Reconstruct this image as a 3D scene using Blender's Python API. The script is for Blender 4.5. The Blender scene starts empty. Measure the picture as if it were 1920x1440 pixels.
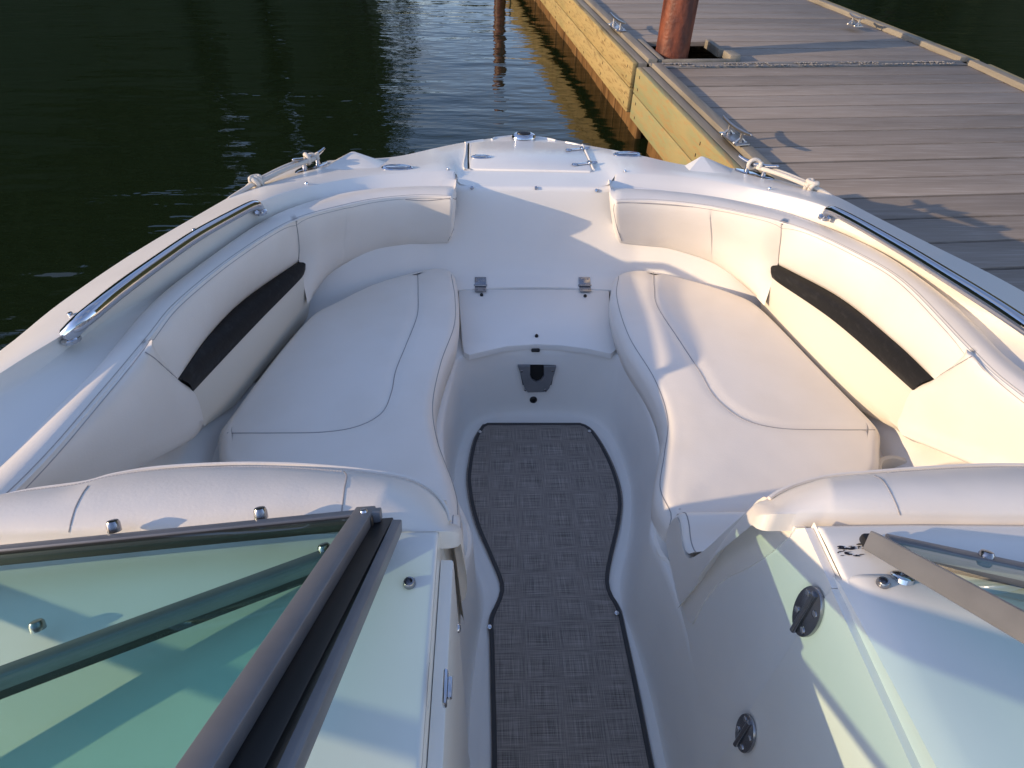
import bpy, bmesh, math, random
from mathutils import Vector, Matrix
from mathutils.bvhtree import BVHTree
from mathutils.geometry import delaunay_2d_cdt
random.seed(7)
R = math.radians
scene = bpy.context.scene
col = scene.collection

# ---------------------------------------------------------------- camera model
# x = starboard, y = towards the bow, z = up, metres, z 0 = water.  Measured from
# symmetric pairs of points on the boat and from the dock's edges.
F, TH, ROLL, YAW = 1150.0, R(42.0), R(1.4), R(2.5)
CAM = Vector((-0.142, 0.0, 1.5))
cY, sY, cT, sT, cR, sR = math.cos(YAW), math.sin(YAW), math.cos(TH), math.sin(TH), math.cos(ROLL), math.sin(ROLL)

def ray(px, py):
    """direction of a sight line, used to take measurements off the photograph"""
    u, v = (px - 960) / F, (py - 720) / F
    a, b = u * cR + v * sR, -u * sR + v * cR
    fw, up = cT - b * sT, -sT - b * cT
    return Vector((fw * sY + a * cY, fw * cY - a * sY, up))

def P(px, py, z):
    """measured point at height z (a number, or a function of y)"""
    r = ray(px, py)
    zz = z if not callable(z) else 0.5
    for _ in range(1 if not callable(z) else 50):
        t = (zz - CAM.z) / r.z
        p = CAM + r * t
        if callable(z):
            zz = .5 * zz + .5 * z(p.y)
    return Vector((p.x, p.y, zz if callable(z) else z))

def PX(px, py, x):
    r = ray(px, py)
    return CAM + r * ((x - CAM.x) / r.x)

def PY(px, py, y):
    r = ray(px, py)
    return CAM + r * ((y - CAM.y) / r.y)

def lerpf(pts):
    def f(y):
        if y <= pts[0][0]: return pts[0][1]
        for (a, za), (b, zb) in zip(pts, pts[1:]):
            if y <= b: return za + (zb - za) * (y - a) / (b - a)
        return pts[-1][1]
    return f

# ---------------------------------------------------------------- curves
def catmull(pts, per=12, closed=False):
    pts = [Vector(p) for p in pts]; n = len(pts); out = []
    rng = n if closed else n - 1
    for i in range(rng):
        p1, p2 = pts[i], pts[(i + 1) % n]
        p0 = pts[i - 1] if (closed or i > 0) else p1 * 2 - p2
        p3 = pts[(i + 2) % n] if (closed or i + 2 < n) else p2 * 2 - p1
        for k in range(per):
            t = k / per
            out.append(.5 * ((2 * p1) + (p2 - p0) * t + (2 * p0 - 5 * p1 + 4 * p2 - p3) * t * t + (3 * p1 - p0 - 3 * p2 + p3) * t ** 3))
    if not closed: out.append(pts[-1].copy())
    return out

def resample(pts, n, closed=False, smooth=0, linear=False):
    d = [Vector(p) for p in pts] if linear else catmull(pts, 12, closed)
    if closed: d = d + [d[0]]
    L = [0]
    for a, b in zip(d, d[1:]): L.append(L[-1] + (b - a).length)
    out = []; j = 0; m = n if closed else n - 1
    for i in range(n):
        s = L[-1] * i / m
        while j < len(L) - 2 and L[j + 1] < s: j += 1
        seg = L[j + 1] - L[j]
        out.append(d[j].lerp(d[j + 1], 0 if seg < 1e-9 else min(1, (s - L[j]) / seg)))
    for _ in range(smooth):
        q = [p.copy() for p in out]
        for i in range(n):
            if not closed and i in (0, n - 1): continue
            out[i] = q[i] * .5 + (q[i - 1] + q[(i + 1) % n]) * .25
    return out

# ---------------------------------------------------------------- mesh builder
class MB:
    def __init__(s): s.v = []; s.f = []
    def add(s, vs, fs):
        o = len(s.v); s.v += [Vector(p) for p in vs]
        s.f += [tuple(i + o for i in f) for f in fs]; return s
    def loft(s, rows, closed=False, flip=False):
        n = len(rows[0]); vs = [p for r in rows for p in r]; fs = []
        for j in range(len(rows) - 1):
            for i in range(n if closed else n - 1):
                k = (i + 1) % n
                f = (j * n + i, j * n + k, (j + 1) * n + k, (j + 1) * n + i)
                fs.append(f[::-1] if flip else f)
        return s.add(vs, fs)
    def ngon(s, pts, flip=False):
        f = tuple(range(len(pts))); return s.add(pts, [f[::-1] if flip else f])
    def tube(s, path, r, seg=10, caps=True, scale=None):
        path = [Vector(p) for p in path]; n = len(path); rings = []
        t0 = (path[1] - path[0]).normalized()
        u = t0.cross(Vector((0, 0, 1)))
        if u.length < 1e-3: u = t0.cross(Vector((1, 0, 0)))
        u.normalize()
        for i, p in enumerate(path):
            t = (path[min(i + 1, n - 1)] - path[max(i - 1, 0)]).normalized()
            u = (u - t * u.dot(t)).normalized(); w = t.cross(u)
            rr = r[i] if isinstance(r, (list, tuple)) else r
            rings.append([p + (u * math.cos(2 * math.pi * k / seg) + w * math.sin(2 * math.pi * k / seg)) * rr for k in range(seg)])
        s.loft(rings, closed=True)
        if caps:
            s.ngon(rings[0], True); s.ngon(rings[-1])
        return s
    def box(s, c, size, m=None, bev=0.0, seg=2):
        bm = bmesh.new(); bmesh.ops.create_cube(bm, size=1)
        for v in bm.verts: v.co = Vector((v.co.x * size[0], v.co.y * size[1], v.co.z * size[2]))
        if bev: bmesh.ops.bevel(bm, geom=bm.edges[:], offset=bev, segments=seg, profile=.5, affect='EDGES')
        bm.verts.index_update()
        M = Matrix.Translation(Vector(c)) @ (m.to_4x4() if m else Matrix())
        s.add([M @ v.co for v in bm.verts], [tuple(v.index for v in f.verts) for f in bm.faces]); bm.free(); return s
    def bar(s, a, b, w, h, upv=(0, 0, 1), bev=0.001):
        a, b = Vector(a), Vector(b); y = (b - a).normalized(); up = Vector(upv)
        x = y.cross(up).normalized(); z = x.cross(y)
        return s.box((a + b) / 2, (w, (b - a).length, h), Matrix((x, y, z)).transposed(), bev)
    def prism(s, poly, d, bev=0.0, seg=2):
        """polygon (3D points) pushed out along vector d"""
        bm = bmesh.new(); d = Vector(d)
        a = [bm.verts.new(Vector(p)) for p in poly]; b = [bm.verts.new(Vector(p) + d) for p in poly]
        n = len(a); bm.faces.new(a[::-1]); top = bm.faces.new(b)
        for i in range(n): bm.faces.new((a[i], a[(i + 1) % n], b[(i + 1) % n], b[i]))
        bmesh.ops.recalc_face_normals(bm, faces=bm.faces[:])
        if bev: bmesh.ops.bevel(bm, geom=list(top.edges), offset=bev, segments=seg, profile=.5, affect='EDGES')
        bm.verts.index_update()
        s.add([v.co for v in bm.verts], [tuple(v.index for v in f.verts) for f in bm.faces]); bm.free(); return s
    def disc(s, c, nrm, r, h, seg=20, dome=0.4, hole=0.0):
        """low round stud on a surface"""
        c, nrm = Vector(c), Vector(nrm).normalized()
        u = nrm.orthogonal().normalized(); w = nrm.cross(u)
        prof = [(r, -.002), (r, h * (1 - dome)), (r * .8, h * .95), (r * .45, h)]
        if hole: prof = prof[:3] + [(r * hole, h), (r * hole * .9, h * .2)]
        rings = [[c + (u * math.cos(2 * math.pi * k / seg) + w * math.sin(2 * math.pi * k / seg)) * a + nrm * b for k in range(seg)] for a, b in prof]
        s.loft(rings, closed=True); s.ngon(rings[-1]); return s
    def sphere(s, c, r, seg=8, rings=6, sc=(1, 1, 1)):
        vs = []; c = Vector(c)
        for j in range(rings + 1):
            a = math.pi * j / rings
            for k in range(seg):
                b = 2 * math.pi * k / seg
                vs.append(c + Vector((math.sin(a) * math.cos(b) * sc[0], math.sin(a) * math.sin(b) * sc[1], math.cos(a) * sc[2])) * r)
        fs = [(j * seg + k, (j + 1) * seg + k, (j + 1) * seg + (k + 1) % seg, j * seg + (k + 1) % seg) for j in range(rings) for k in range(seg)]
        return s.add(vs, fs)
    def build(s, name, mat, parent=None, ang=38, recalc=True, **tags):
        lo = Vector([min(v[i] for v in s.v) for i in range(3)]); hi = Vector([max(v[i] for v in s.v) for i in range(3)])
        org = Vector(((lo.x + hi.x) / 2, (lo.y + hi.y) / 2, lo.z))
        me = bpy.data.meshes.new(name)
        bm = bmesh.new(); vs = [bm.verts.new(v - org) for v in s.v]
        for f in s.f:
            try: bm.faces.new([vs[i] for i in f])
            except ValueError: pass
        if recalc:
            bmesh.ops.remove_doubles(bm, verts=bm.verts[:], dist=2e-5)
            bmesh.ops.recalc_face_normals(bm, faces=bm.faces[:])
        bm.to_mesh(me); bm.free()
        for p in me.polygons: p.use_smooth = True
        me.set_sharp_from_angle(angle=R(ang))
        o = bpy.data.objects.new(name, me); col.objects.link(o); me.materials.append(mat)
        o['_w'] = list(org)
        if parent is not None:
            o.parent = parent; o.location = org - Vector(parent['_w'])
        else: o.location = org
        for k, v in tags.items(): o[k] = v
        return o

def bvh_of(*mbs):
    v = []; f = []
    for m in mbs:
        o = len(v); v += m.v; f += [tuple(i + o for i in q) for q in m.f]
    return BVHTree.FromPolygons(v, f)

def hit(bvh, px, py):
    r = ray(px, py).normalized(); loc, nrm, _, _ = bvh.ray_cast(CAM, r)
    if loc is None: return None, None
    if nrm.dot(r) > 0: nrm = -nrm
    return loc, nrm

def on(bvh, pix, lift=0.0006):
    out = []
    for px, py, _ in catmull([(a, c, 0) for a, c in pix], 8):
        l, n = hit(bvh, px, py)
        if l is not None: out.append(l + n * lift)
    return out

def empty(name, loc, label=None, cat=None, group=None):
    o = bpy.data.objects.new(name, None); col.objects.link(o); o.location = loc; o['_w'] = list(loc)
    o.empty_display_size = .2
    if label: o['label'] = label
    if cat: o['category'] = cat
    if group: o['group'] = group
    return o

# ---------------------------------------------------------------- materials
def mat(name, color, rough=.5, metal=0.0, bump=None, spec=.5, coat=0.0, var=None, big=None):
    m = bpy.data.materials.new(name); m.use_nodes = True; nt = m.node_tree; N = nt.nodes; L = nt.links
    b = N['Principled BSDF']; b.inputs['Base Color'].default_value = (*color, 1); b.inputs['Roughness'].default_value = rough
    b.inputs['Metallic'].default_value = metal; b.inputs['Specular IOR Level'].default_value = spec; b.inputs['Coat Weight'].default_value = coat
    tc = N.new('ShaderNodeTexCoord')
    if bump:
        nz = N.new('ShaderNodeTexNoise'); nz.inputs['Scale'].default_value = bump[0]; nz.inputs['Detail'].default_value = 3
        L.new(tc.outputs['Object'], nz.inputs['Vector'])
        bp = N.new('ShaderNodeBump'); bp.inputs['Strength'].default_value = bump[1]; bp.inputs['Distance'].default_value = bump[2]
        L.new(nz.outputs['Fac'], bp.inputs['Height']); L.new(bp.outputs['Normal'], b.inputs['Normal'])
        if big:                                            # slow unevenness under the fine grain
            n3 = N.new('ShaderNodeTexNoise'); n3.inputs['Scale'].default_value = big[0]; n3.inputs['Detail'].default_value = 2; L.new(tc.outputs['Object'], n3.inputs['Vector'])
            b3 = N.new('ShaderNodeBump'); b3.inputs['Strength'].default_value = big[1]; b3.inputs['Distance'].default_value = big[2]
            L.new(n3.outputs['Fac'], b3.inputs['Height']); L.new(b3.outputs['Normal'], bp.inputs['Normal'])
    if var:  # (scale, second colour, lo, hi): uneven soiling of the surface itself
        n2 = N.new('ShaderNodeTexNoise'); n2.inputs['Scale'].default_value = var[0]; n2.inputs['Detail'].default_value = 6
        mp = N.new('ShaderNodeMapping'); L.new(tc.outputs['Object'], mp.inputs['Vector']); L.new(mp.outputs['Vector'], n2.inputs['Vector'])
        if len(var) > 4: mp.inputs['Scale'].default_value = var[4]
        rp = N.new('ShaderNodeMapRange'); rp.inputs['From Min'].default_value = var[2]; rp.inputs['From Max'].default_value = var[3]
        mx = N.new('ShaderNodeMix'); mx.data_type = 'RGBA'; mx.inputs['A'].default_value = (*color, 1); mx.inputs['B'].default_value = (*var[1], 1)
        L.new(n2.outputs['Fac'], rp.inputs['Value']); L.new(rp.outputs['Result'], mx.inputs['Factor']); L.new(mx.outputs['Result'], b.inputs['Base Color'])
    return m

M = {}
M['gel'] = mat('white_gelcoat', (.84, .805, .745), .3, bump=(5, .03, .004), coat=.08, spec=.4, var=(5, (.78, .745, .69), .5, .8))
M['liner'] = mat('textured_fibreglass', (.81, .785, .745), .42, bump=(420, .3, .0007), var=(4, (.74, .72, .69), .5, .85))
M['vinyl'] = mat('cream_vinyl', (.82, .765, .695), .40, bump=(240, .3, .0007), var=(5, (.77, .705, .62), .45, .8), big=(9, .45, .005))
M['vinyl2'] = mat('beige_vinyl', (.71, .66, .57), .5, bump=(340, .3, .0006))
M['black'] = mat('black_vinyl', (.009, .009, .010), .55, spec=.28, bump=(60, .5, .002), var=(30, (.025, .025, .027), .55, .8, (1, 1, 4)))
M['pipe'] = mat('grey_piping', (.33, .31, .305), .6)
M['thread2'] = mat('grey_thread', (.40, .375, .36), .6)
M['thread'] = mat('pale_thread', (.55, .52, .5), .6)
M['chrome'] = mat('chrome', (.62, .62, .64), .1, 1.0)
M['steel'] = mat('polished_steel_rail', (.6, .6, .62), .09, 1.0, bump=(14, .06, .002))
M['dark_steel'] = mat('tarnished_steel', (.34, .34, .36), .25, 1.0)
M['alu'] = mat('anodised_aluminium', (.21, .213, .225), .42, .25, var=(30, (.175, .178, .19), .4, .8))
M['alu_dk'] = mat('brown_gasket', (.05, .04, .032), .4)
M['rubber'] = mat('black_rubber', (.008, .008, .009), .45)
M['hole'] = mat('dark_opening', (.004, .004, .004), .8)
M['scuff'] = mat('black_scuff', (.01, .01, .02), .7)
M['rope'] = mat('braided_rope', (.66, .6, .52), .85, bump=(500, .9, .002))
M['alu_bright'] = mat('galvanised_steel', (.5, .48, .47), .35, 1.0, bump=(120, .3, .002))
M['curb'] = mat('weathered_timber', (.27, .24, .19), .75, var=(18, (.17, .15, .12), .4, .75, (1, .1, 1)), bump=(80, .4, .003))
M['joint'] = mat('joint_strip', (.2, .19, .175), .6)
M['debris'] = mat('crusted_debris', (.26, .24, .22), .9)
M['earth'] = mat('bank_earth', (.05, .06, .025), .95, var=(.4, (.03, .045, .015), .4, .7))
M['bark'] = mat('bark', (.05, .04, .03), .9)
M['leaf'] = mat('leaves', (.075, .08, .02), .8, var=(.35, (.035, .055, .014), .35, .65))

def glass_mat():
    m = bpy.data.materials.new('tinted_glass'); m.use_nodes = True; nt = m.node_tree; N = nt.nodes; L = nt.links
    N.remove(N['Principled BSDF']); o = N['Material Output']
    tr = N.new('ShaderNodeBsdfTransparent'); tr.inputs['Color'].default_value = (.82, .94, .905, 1)
    gl = N.new('ShaderNodeBsdfGlossy'); gl.inputs['Roughness'].default_value = .01
    fr = N.new('ShaderNodeFresnel'); fr.inputs['IOR'].default_value = 1.5
    mx = N.new('ShaderNodeMixShader')
    ge = N.new('ShaderNodeNewGeometry'); iv = N.new('ShaderNodeMath'); iv.operation = 'SUBTRACT'; iv.inputs[0].default_value = 1
    mu = N.new('ShaderNodeMath'); mu.operation = 'MULTIPLY'; L.new(ge.outputs['Backfacing'], iv.inputs[1]); L.new(iv.outputs[0], mu.inputs[0]); L.new(fr.outputs['Fac'], mu.inputs[1])
    L.new(mu.outputs[0], mx.inputs['Fac']); L.new(tr.outputs['BSDF'], mx.inputs[1]); L.new(gl.outputs['BSDF'], mx.inputs[2])
    L.new(mx.outputs['Shader'], o.inputs['Surface']); return m
M['glass'] = glass_mat()

def weave_mat():
    m = bpy.data.materials.new('woven_mat'); m.use_nodes = True; nt = m.node_tree; N = nt.nodes; L = nt.links; b = N['Principled BSDF']
    tc = N.new('ShaderNodeTexCoord'); outs = []
    for sc in ((13, 1250, 1), (1050, 15, 1)):
        mp = N.new('ShaderNodeMapping'); mp.inputs['Scale'].default_value = sc; L.new(tc.outputs['Object'], mp.inputs['Vector'])
        nz = N.new('ShaderNodeTexNoise'); nz.inputs['Scale'].default_value = 1; nz.inputs['Detail'].default_value = 2; L.new(mp.outputs['Vector'], nz.inputs['Vector']); outs.append(nz)
    ad = N.new('ShaderNodeMath'); ad.operation = 'MULTIPLY_ADD'; ad.inputs[1].default_value = 1.25
    L.new(outs[0].outputs['Fac'], ad.inputs[0]); L.new(outs[1].outputs['Fac'], ad.inputs[2])
    cr = N.new('ShaderNodeValToRGB'); e = cr.color_ramp.elements
    e[0].position = .78; e[0].color = (.060, .051, .046, 1); e[1].position = 1.5; e[1].color = (.52, .455, .405, 1)
    dv = N.new('ShaderNodeMath'); dv.operation = 'MULTIPLY'; dv.inputs[1].default_value = 1.0
    mr = N.new('ShaderNodeMapRange'); mr.inputs['From Min'].default_value = .75; mr.inputs['From Max'].default_value = 1.6
    L.new(ad.outputs[0], mr.inputs['Value']); e[0].position = 0.05; e[1].position = 1.0
    L.new(mr.outputs['Result'], cr.inputs['Fac']); L.new(cr.outputs['Color'], b.inputs['Base Color'])
    b.inputs['Roughness'].default_value = .75
    bp = N.new('ShaderNodeBump'); bp.inputs['Strength'].default_value = .5; bp.inputs['Distance'].default_value = .001
    L.new(ad.outputs[0], bp.inputs['Height']); L.new(bp.outputs['Normal'], b.inputs['Normal']); return m
M['mat'] = weave_mat()
M['binding'] = mat('dark_binding', (.05, .048, .05), .7, bump=(600, .3, .0006))

def grain_mat(name, c1, c2, c3, along, rough=.75, knots=0.0, fine=160, island=0.0):
    """wood or composite grain running along local axis `along` (0 x, 1 y)"""
    m = bpy.data.materials.new(name); m.use_nodes = True; nt = m.node_tree; N = nt.nodes; L = nt.links; b = N['Principled BSDF']
    tc = N.new('ShaderNodeTexCoord')
    def noise(sa, sc, det=4):
        mp = N.new('ShaderNodeMapping'); s = [sc, sc, sc]; s[along] = sa; mp.inputs['Scale'].default_value = s
        L.new(tc.outputs['Object'], mp.inputs['Vector'])
        nz = N.new('ShaderNodeTexNoise'); nz.inputs['Scale'].default_value = 1; nz.inputs['Detail'].default_value = det
        nz.inputs['Distortion'].default_value = knots; L.new(mp.outputs['Vector'], nz.inputs['Vector']); return nz
    a, c = noise(1.2, 9), noise(5, fine, 3)
    r1 = N.new('ShaderNodeMapRange'); r1.inputs['From Min'].default_value = .35; r1.inputs['From Max'].default_value = .68; L.new(a.outputs['Fac'], r1.inputs['Value'])
    mx = N.new('ShaderNodeMix'); mx.data_type = 'RGBA'; mx.inputs['A'].default_value = (*c1, 1); mx.inputs['B'].default_value = (*c2, 1); L.new(r1.outputs['Result'], mx.inputs['Factor'])
    r2 = N.new('ShaderNodeMapRange'); r2.inputs['From Min'].default_value = .5; r2.inputs['From Max'].default_value = .78; L.new(c.outputs['Fac'], r2.inputs['Value'])
    m2 = N.new('ShaderNodeMix'); m2.data_type = 'RGBA'; m2.inputs['B'].default_value = (*c3, 1); L.new(mx.outputs['Result'], m2.inputs['A']); L.new(r2.outputs['Result'], m2.inputs['Factor'])
    if island:                                             # boards that weathered a little differently
        ge = N.new('ShaderNodeNewGeometry'); hv = N.new('ShaderNodeHueSaturation'); mr = N.new('ShaderNodeMapRange')
        mr.inputs['To Min'].default_value = 1 - island; mr.inputs['To Max'].default_value = 1 + island
        L.new(ge.outputs['Random Per Island'], mr.inputs['Value']); L.new(mr.outputs['Result'], hv.inputs['Value']); L.new(m2.outputs['Result'], hv.inputs['Color']); L.new(hv.outputs['Color'], b.inputs['Base Color'])
    else: L.new(m2.outputs['Result'], b.inputs['Base Color'])
    b.inputs['Roughness'].default_value = rough
    bp = N.new('ShaderNodeBump'); bp.inputs['Strength'].default_value = .4; bp.inputs['Distance'].default_value = .003
    L.new(c.outputs['Fac'], bp.inputs['Height']); L.new(bp.outputs['Normal'], b.inputs['Normal']); return m
M['deckboard'] = grain_mat('composite_deck_board', (.29, .24, .195), (.225, .185, .148), (.36, .31, .265), 0, .7, 0, 120, .13)
M['pine'] = grain_mat('treated_pine', (.40, .29, .12), (.30, .245, .105), (.15, .085, .03), 1, .7, 1.2, 60)
M['pine2'] = grain_mat('greenish_treated_pine', (.37, .295, .135), (.27, .285, .145), (.40, .22, .08), 1, .7, 1.6, 50)
M['underwood'] = grain_mat('wet_brown_timber', (.22, .12, .045), (.12, .06, .02), (.05, .025, .01), 2, .5, .6, 40)

def rust_mat():
    m = mat('rusted_steel', (.22, .062, .030), .5, bump=(45, .8, .004), var=(14, (.08, .024, .016), .42, .62, (1, 1, .35)))
    return m
M['rust'] = rust_mat()

def water_mat():
    m = bpy.data.materials.new('dark_green_water'); m.use_nodes = True; nt = m.node_tree; N = nt.nodes; L = nt.links; b = N['Principled BSDF']
    b.inputs['Base Color'].default_value = (.0085, .0150, .0055, 1); b.inputs['Roughness'].default_value = .015; b.inputs['IOR'].default_value = 1.333
    tc = N.new('ShaderNodeTexCoord')
    def nz(sx, sy, det, rot=0):
        mp = N.new('ShaderNodeMapping'); mp.inputs['Scale'].default_value = (sx, sy, 1); mp.inputs['Rotation'].default_value = (0, 0, R(rot))
        L.new(tc.outputs['Object'], mp.inputs['Vector']); n = N.new('ShaderNodeTexNoise'); n.inputs['Scale'].default_value = 1
        n.inputs['Detail'].default_value = det; n.inputs['Roughness'].default_value = .5; L.new(mp.outputs['Vector'], n.inputs['Vector']); return n
    a, c, d = nz(1.0, 3.4, 2, 6), nz(4.5, 12, 2, -4), nz(.35, .7, 1, 10)
    m1 = N.new('ShaderNodeMath'); m1.operation = 'MULTIPLY_ADD'; m1.inputs[1].default_value = .26; L.new(c.outputs['Fac'], m1.inputs[0]); L.new(a.outputs['Fac'], m1.inputs[2])
    # calmer towards the port side, where trees shelter the water
    bp = N.new('ShaderNodeBump'); bp.inputs['Strength'].default_value = 1.0; bp.inputs['Distance'].default_value = .022
    m2 = N.new('ShaderNodeMath'); m2.operation = 'MULTIPLY'
    r = N.new('ShaderNodeMapRange'); r.inputs['From Min'].default_value = .3; r.inputs['From Max'].default_value = .65; r.inputs['To Min'].default_value = .35; L.new(d.outputs['Fac'], r.inputs['Value'])
    L.new(m1.outputs[0], m2.inputs[0]); L.new(r.outputs['Result'], m2.inputs[1]); L.new(m2.outputs[0], bp.inputs['Height'])
    L.new(bp.outputs['Normal'], b.inputs['Normal']); return m
M['water'] = water_mat()
# ================================================================ BOAT
boat = empty('motorboat', (0, 1.2, 0), 'white open-bow motorboat with cream cushions, moored beside the wooden dock', 'boat')
zs = lerpf([(-1.5, .84), (.5, .80), (1.0, .775), (1.35, .74), (1.7, .69), (2.2, .62), (2.6, .575)])       # sheer height
zr = lambda y: zs(y) + .046 - .03 * max(0, min(1, (y - 1.5) / .4))                                           # gunwale ridge
zp = lambda y: zs(y) - .012                                                                                  # crease where the pad meets the gunwale
zm = lambda y: zs(y) - .012 + .0
zseat = lambda y: .49 - .07 * (y - .95)
zfloor = lambda y: .12 - .06 * (y - .95)
def XY(x, y, f): return Vector((x, y, f(y)))

sheer = {-1: [(0, 667), (80, 597), (247, 480), (400, 390), (440, 367), (500, 338), (560, 314), (612, 302), (660, 301), (713, 299), (740, 298), (800, 283), (860, 269), (900, 262), (940, 257), (975, 254)],
         1: [(1920, 552), (1780, 480), (1620, 399), (1555, 365), (1467, 343), (1380, 317), (1330, 315), (1280, 313), (1220, 298), (1170, 287), (1130, 279), (1085, 270), (1040, 262), (990, 254)]}
ridge = {-1: [(0, 700), (117, 630), (300, 503), (480, 382), (575, 350), (650, 335), (713, 327), (790, 321), (848, 320)],
         1: [(1920, 605), (1800, 530), (1700, 470), (1560, 392), (1483, 368), (1392, 348), (1300, 333), (1220, 326), (1160, 325)]}
padout = {-1: [(0, 877), (90, 780), (177, 697), (233, 627), (287, 567), (377, 497), (487, 420), (558, 388), (650, 363), (720, 355), (800, 352), (850, 352)],
          1: [(1920, 700), (1847, 630), (1773, 560), (1657, 480), (1567, 437), (1460, 398), (1380, 379), (1300, 366), (1220, 358), (1152, 354)]}
seam = {-1: [(33, 917), (190, 743), (290, 623), (333, 570), (443, 480), (553, 413), (650, 385), (713, 373), (790, 367), (846, 369)],
        1: [(1920, 747), (1823, 663), (1697, 533), (1613, 480), (1500, 428), (1383, 397), (1300, 383), (1220, 376), (1156, 376)]}
aft = {'sheer': [(1.19, .3), (1.22, -.9)], 'ridge': [(1.06, .25), (1.09, -.9)], 'padout': [(.94, .3), (.93, -.1)], 'seam': [(.885, .3), (.88, -.1)]}
def curve(tab, key, s, zf, n=90):
    pts = [XY(s * x, y, zf) for x, y in reversed(aft[key])] + [P(px, py, zf) for px, py in tab[s]]
    return resample(pts, n, smooth=2)
C = {}
for s in (-1, 1):
    C['sheer', s] = curve(sheer, 'sheer', s, zs); C['ridge', s] = curve(ridge, 'ridge', s, zr)
    C['padout', s] = curve(padout, 'padout', s, zp); C['seam', s] = curve(seam, 'seam', s, lambda y: zs(y) + .004)

# ---- hull below the sheer and the rub rail
full = C['sheer', -1] + C['sheer', 1][::-1]
full = resample(full, 170, smooth=1)
def inset(pts, d, dz=None, z=None):
    out = []
    for p in pts:
        c = Vector((0, min(p.y, 1.3), 0)); q = Vector((p.x, p.y, 0)) - c; k = max(0, 1 - d / max(q.length, .01))
        out.append(Vector((c.x + q.x * k, c.y + q.y * k, z if z is not None else p.z + dz)))
    return out
hull = MB().loft([full, inset(full, -.012, -.012), inset(full, -.012, -.034), inset(full, .004, -.045), inset(full, .05, -.16), inset(full, .12, z=.36), inset(full, .22, z=.1), inset(full, .45, z=-.12)])
hull.build('hull', M['gel'], boat)
# ---- gunwale and foredeck
LIPZ = .662
deck = MB()
for s in (-1, 1):
    sh, rd, po = C['sheer', s], C['ridge', s], C['padout', s]
    mid = [a.lerp(b, .55) + Vector((0, 0, .010)) for a, b in zip(sh, rd)]
    if True:
        k = 64                                       # side decks only; the foredeck is its own sheet
        side_sh = [p for p in sh]
    inner = [a.lerp(b, .5) + Vector((0, 0, -.002)) for a, b in zip(rd, po)]
    low = [p + Vector((0, 0, -.03)) for p in po]
    pr_ = [rd, [a.lerp(b, .06) + Vector((0, 0, .0015)) for a, b in zip(rd, po)], inner, po, low]
    deck.loft(pr_, flip=(s > 0))
    e0 = [r[-1] for r in pr_]                            # rounded inboard end of the coaming, down to the lip
    e1 = [p + Vector((-s * .007, 0, -.002)) for p in e0]; e2 = [Vector((p.x - s * .013, p.y, p.z - .009)) for p in e0]; e3 = [Vector((p.x - s * .017, p.y, LIPZ - .006)) for p in e0]
    deck.loft([e0, e1, e2, e3])
    deck.ngon([Vector((s * .17, 1.866, LIPZ - .003)), Vector((s * .30, 1.850, LIPZ - .003)), Vector((s * .30, 1.935, LIPZ - .003)), Vector((s * .19, 1.90, LIPZ - .003))])
# the deck outboard of the ridge: one sheet from sheer to ridge, right round the bow
def cend(s):
    r, p = C['ridge', s][-1], C['padout', s][-1]; m_ = r.lerp(p, .5)
    return [Vector((r.x - s * .012, r.y + .004, r.z - .008)), Vector((m_.x - s * .018, m_.y, LIPZ + .001)), Vector((p.x - s * .019, max(p.y, 1.874), LIPZ))]
rid = resample(C['ridge', -1] + cend(-1) + [ Vector((-.12, 1.876, LIPZ)), Vector((0, 1.878, LIPZ)), Vector((.12, 1.876, LIPZ))] + cend(1)[::-1] + C['ridge', 1][::-1], 240, smooth=1)
ful = resample(C['sheer', -1] + C['sheer', 1][::-1], 240, smooth=1)
# pair points by angle so the bow fans out evenly
def pair(ful, rid):
    out = []; j = 0; n = len(rid)
    for i, p in enumerate(ful):
        best = None
        for k in range(max(0, j - 1), min(n, j + 8)):
            d = (rid[k] - p).length + .15 * abs(k - i) / n
            if best is None or d < best[0]: best = (d, k)
        j = max(j, best[1]); out.append(rid[j])
    return out
lipc = [Vector((-.232, 1.858, LIPZ)), Vector((-.12, 1.866, LIPZ)), Vector((0, 1.868, LIPZ)), Vector((.12, 1.866, LIPZ)), Vector((.232, 1.858, LIPZ))]
rows = []
for t, dz in ((0, 0), (.05, .007), (.3, .006), (.65, .005), (.93, .003), (1, 0)):
    rows.append([a.lerp(b, t) + Vector((0, 0, dz)) for a, b in zip(ful, rid)])
deck.loft(rows)
# raised pyramids on the bow corners
def pyramid(apex, base):
    a = Vector(apex); n = len(base); ring = [b.lerp(a, .93) for b in base]
    deck.loft([base, ring], closed=True); deck.ngon(ring)
pyr = {-1: ((661, 283), [(585, 330), (612, 309), (640, 302), (700, 300), (738, 309), (734, 330), (690, 331), (640, 336)]),
       1: ((1316, 292), [(1400, 345), (1372, 316), (1345, 311), (1300, 310), (1278, 314), (1282, 332), (1306, 334), (1350, 340)])}
for s in (-1, 1):
    ap, bs = pyr[s]
    pyramid(P(*ap, .672), [P(*q, lambda y: zs(y) + .004) for q in bs])
deck.build('deck', M['gel'], boat, ang=24)
deck_bvh = bvh_of(deck)

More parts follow.
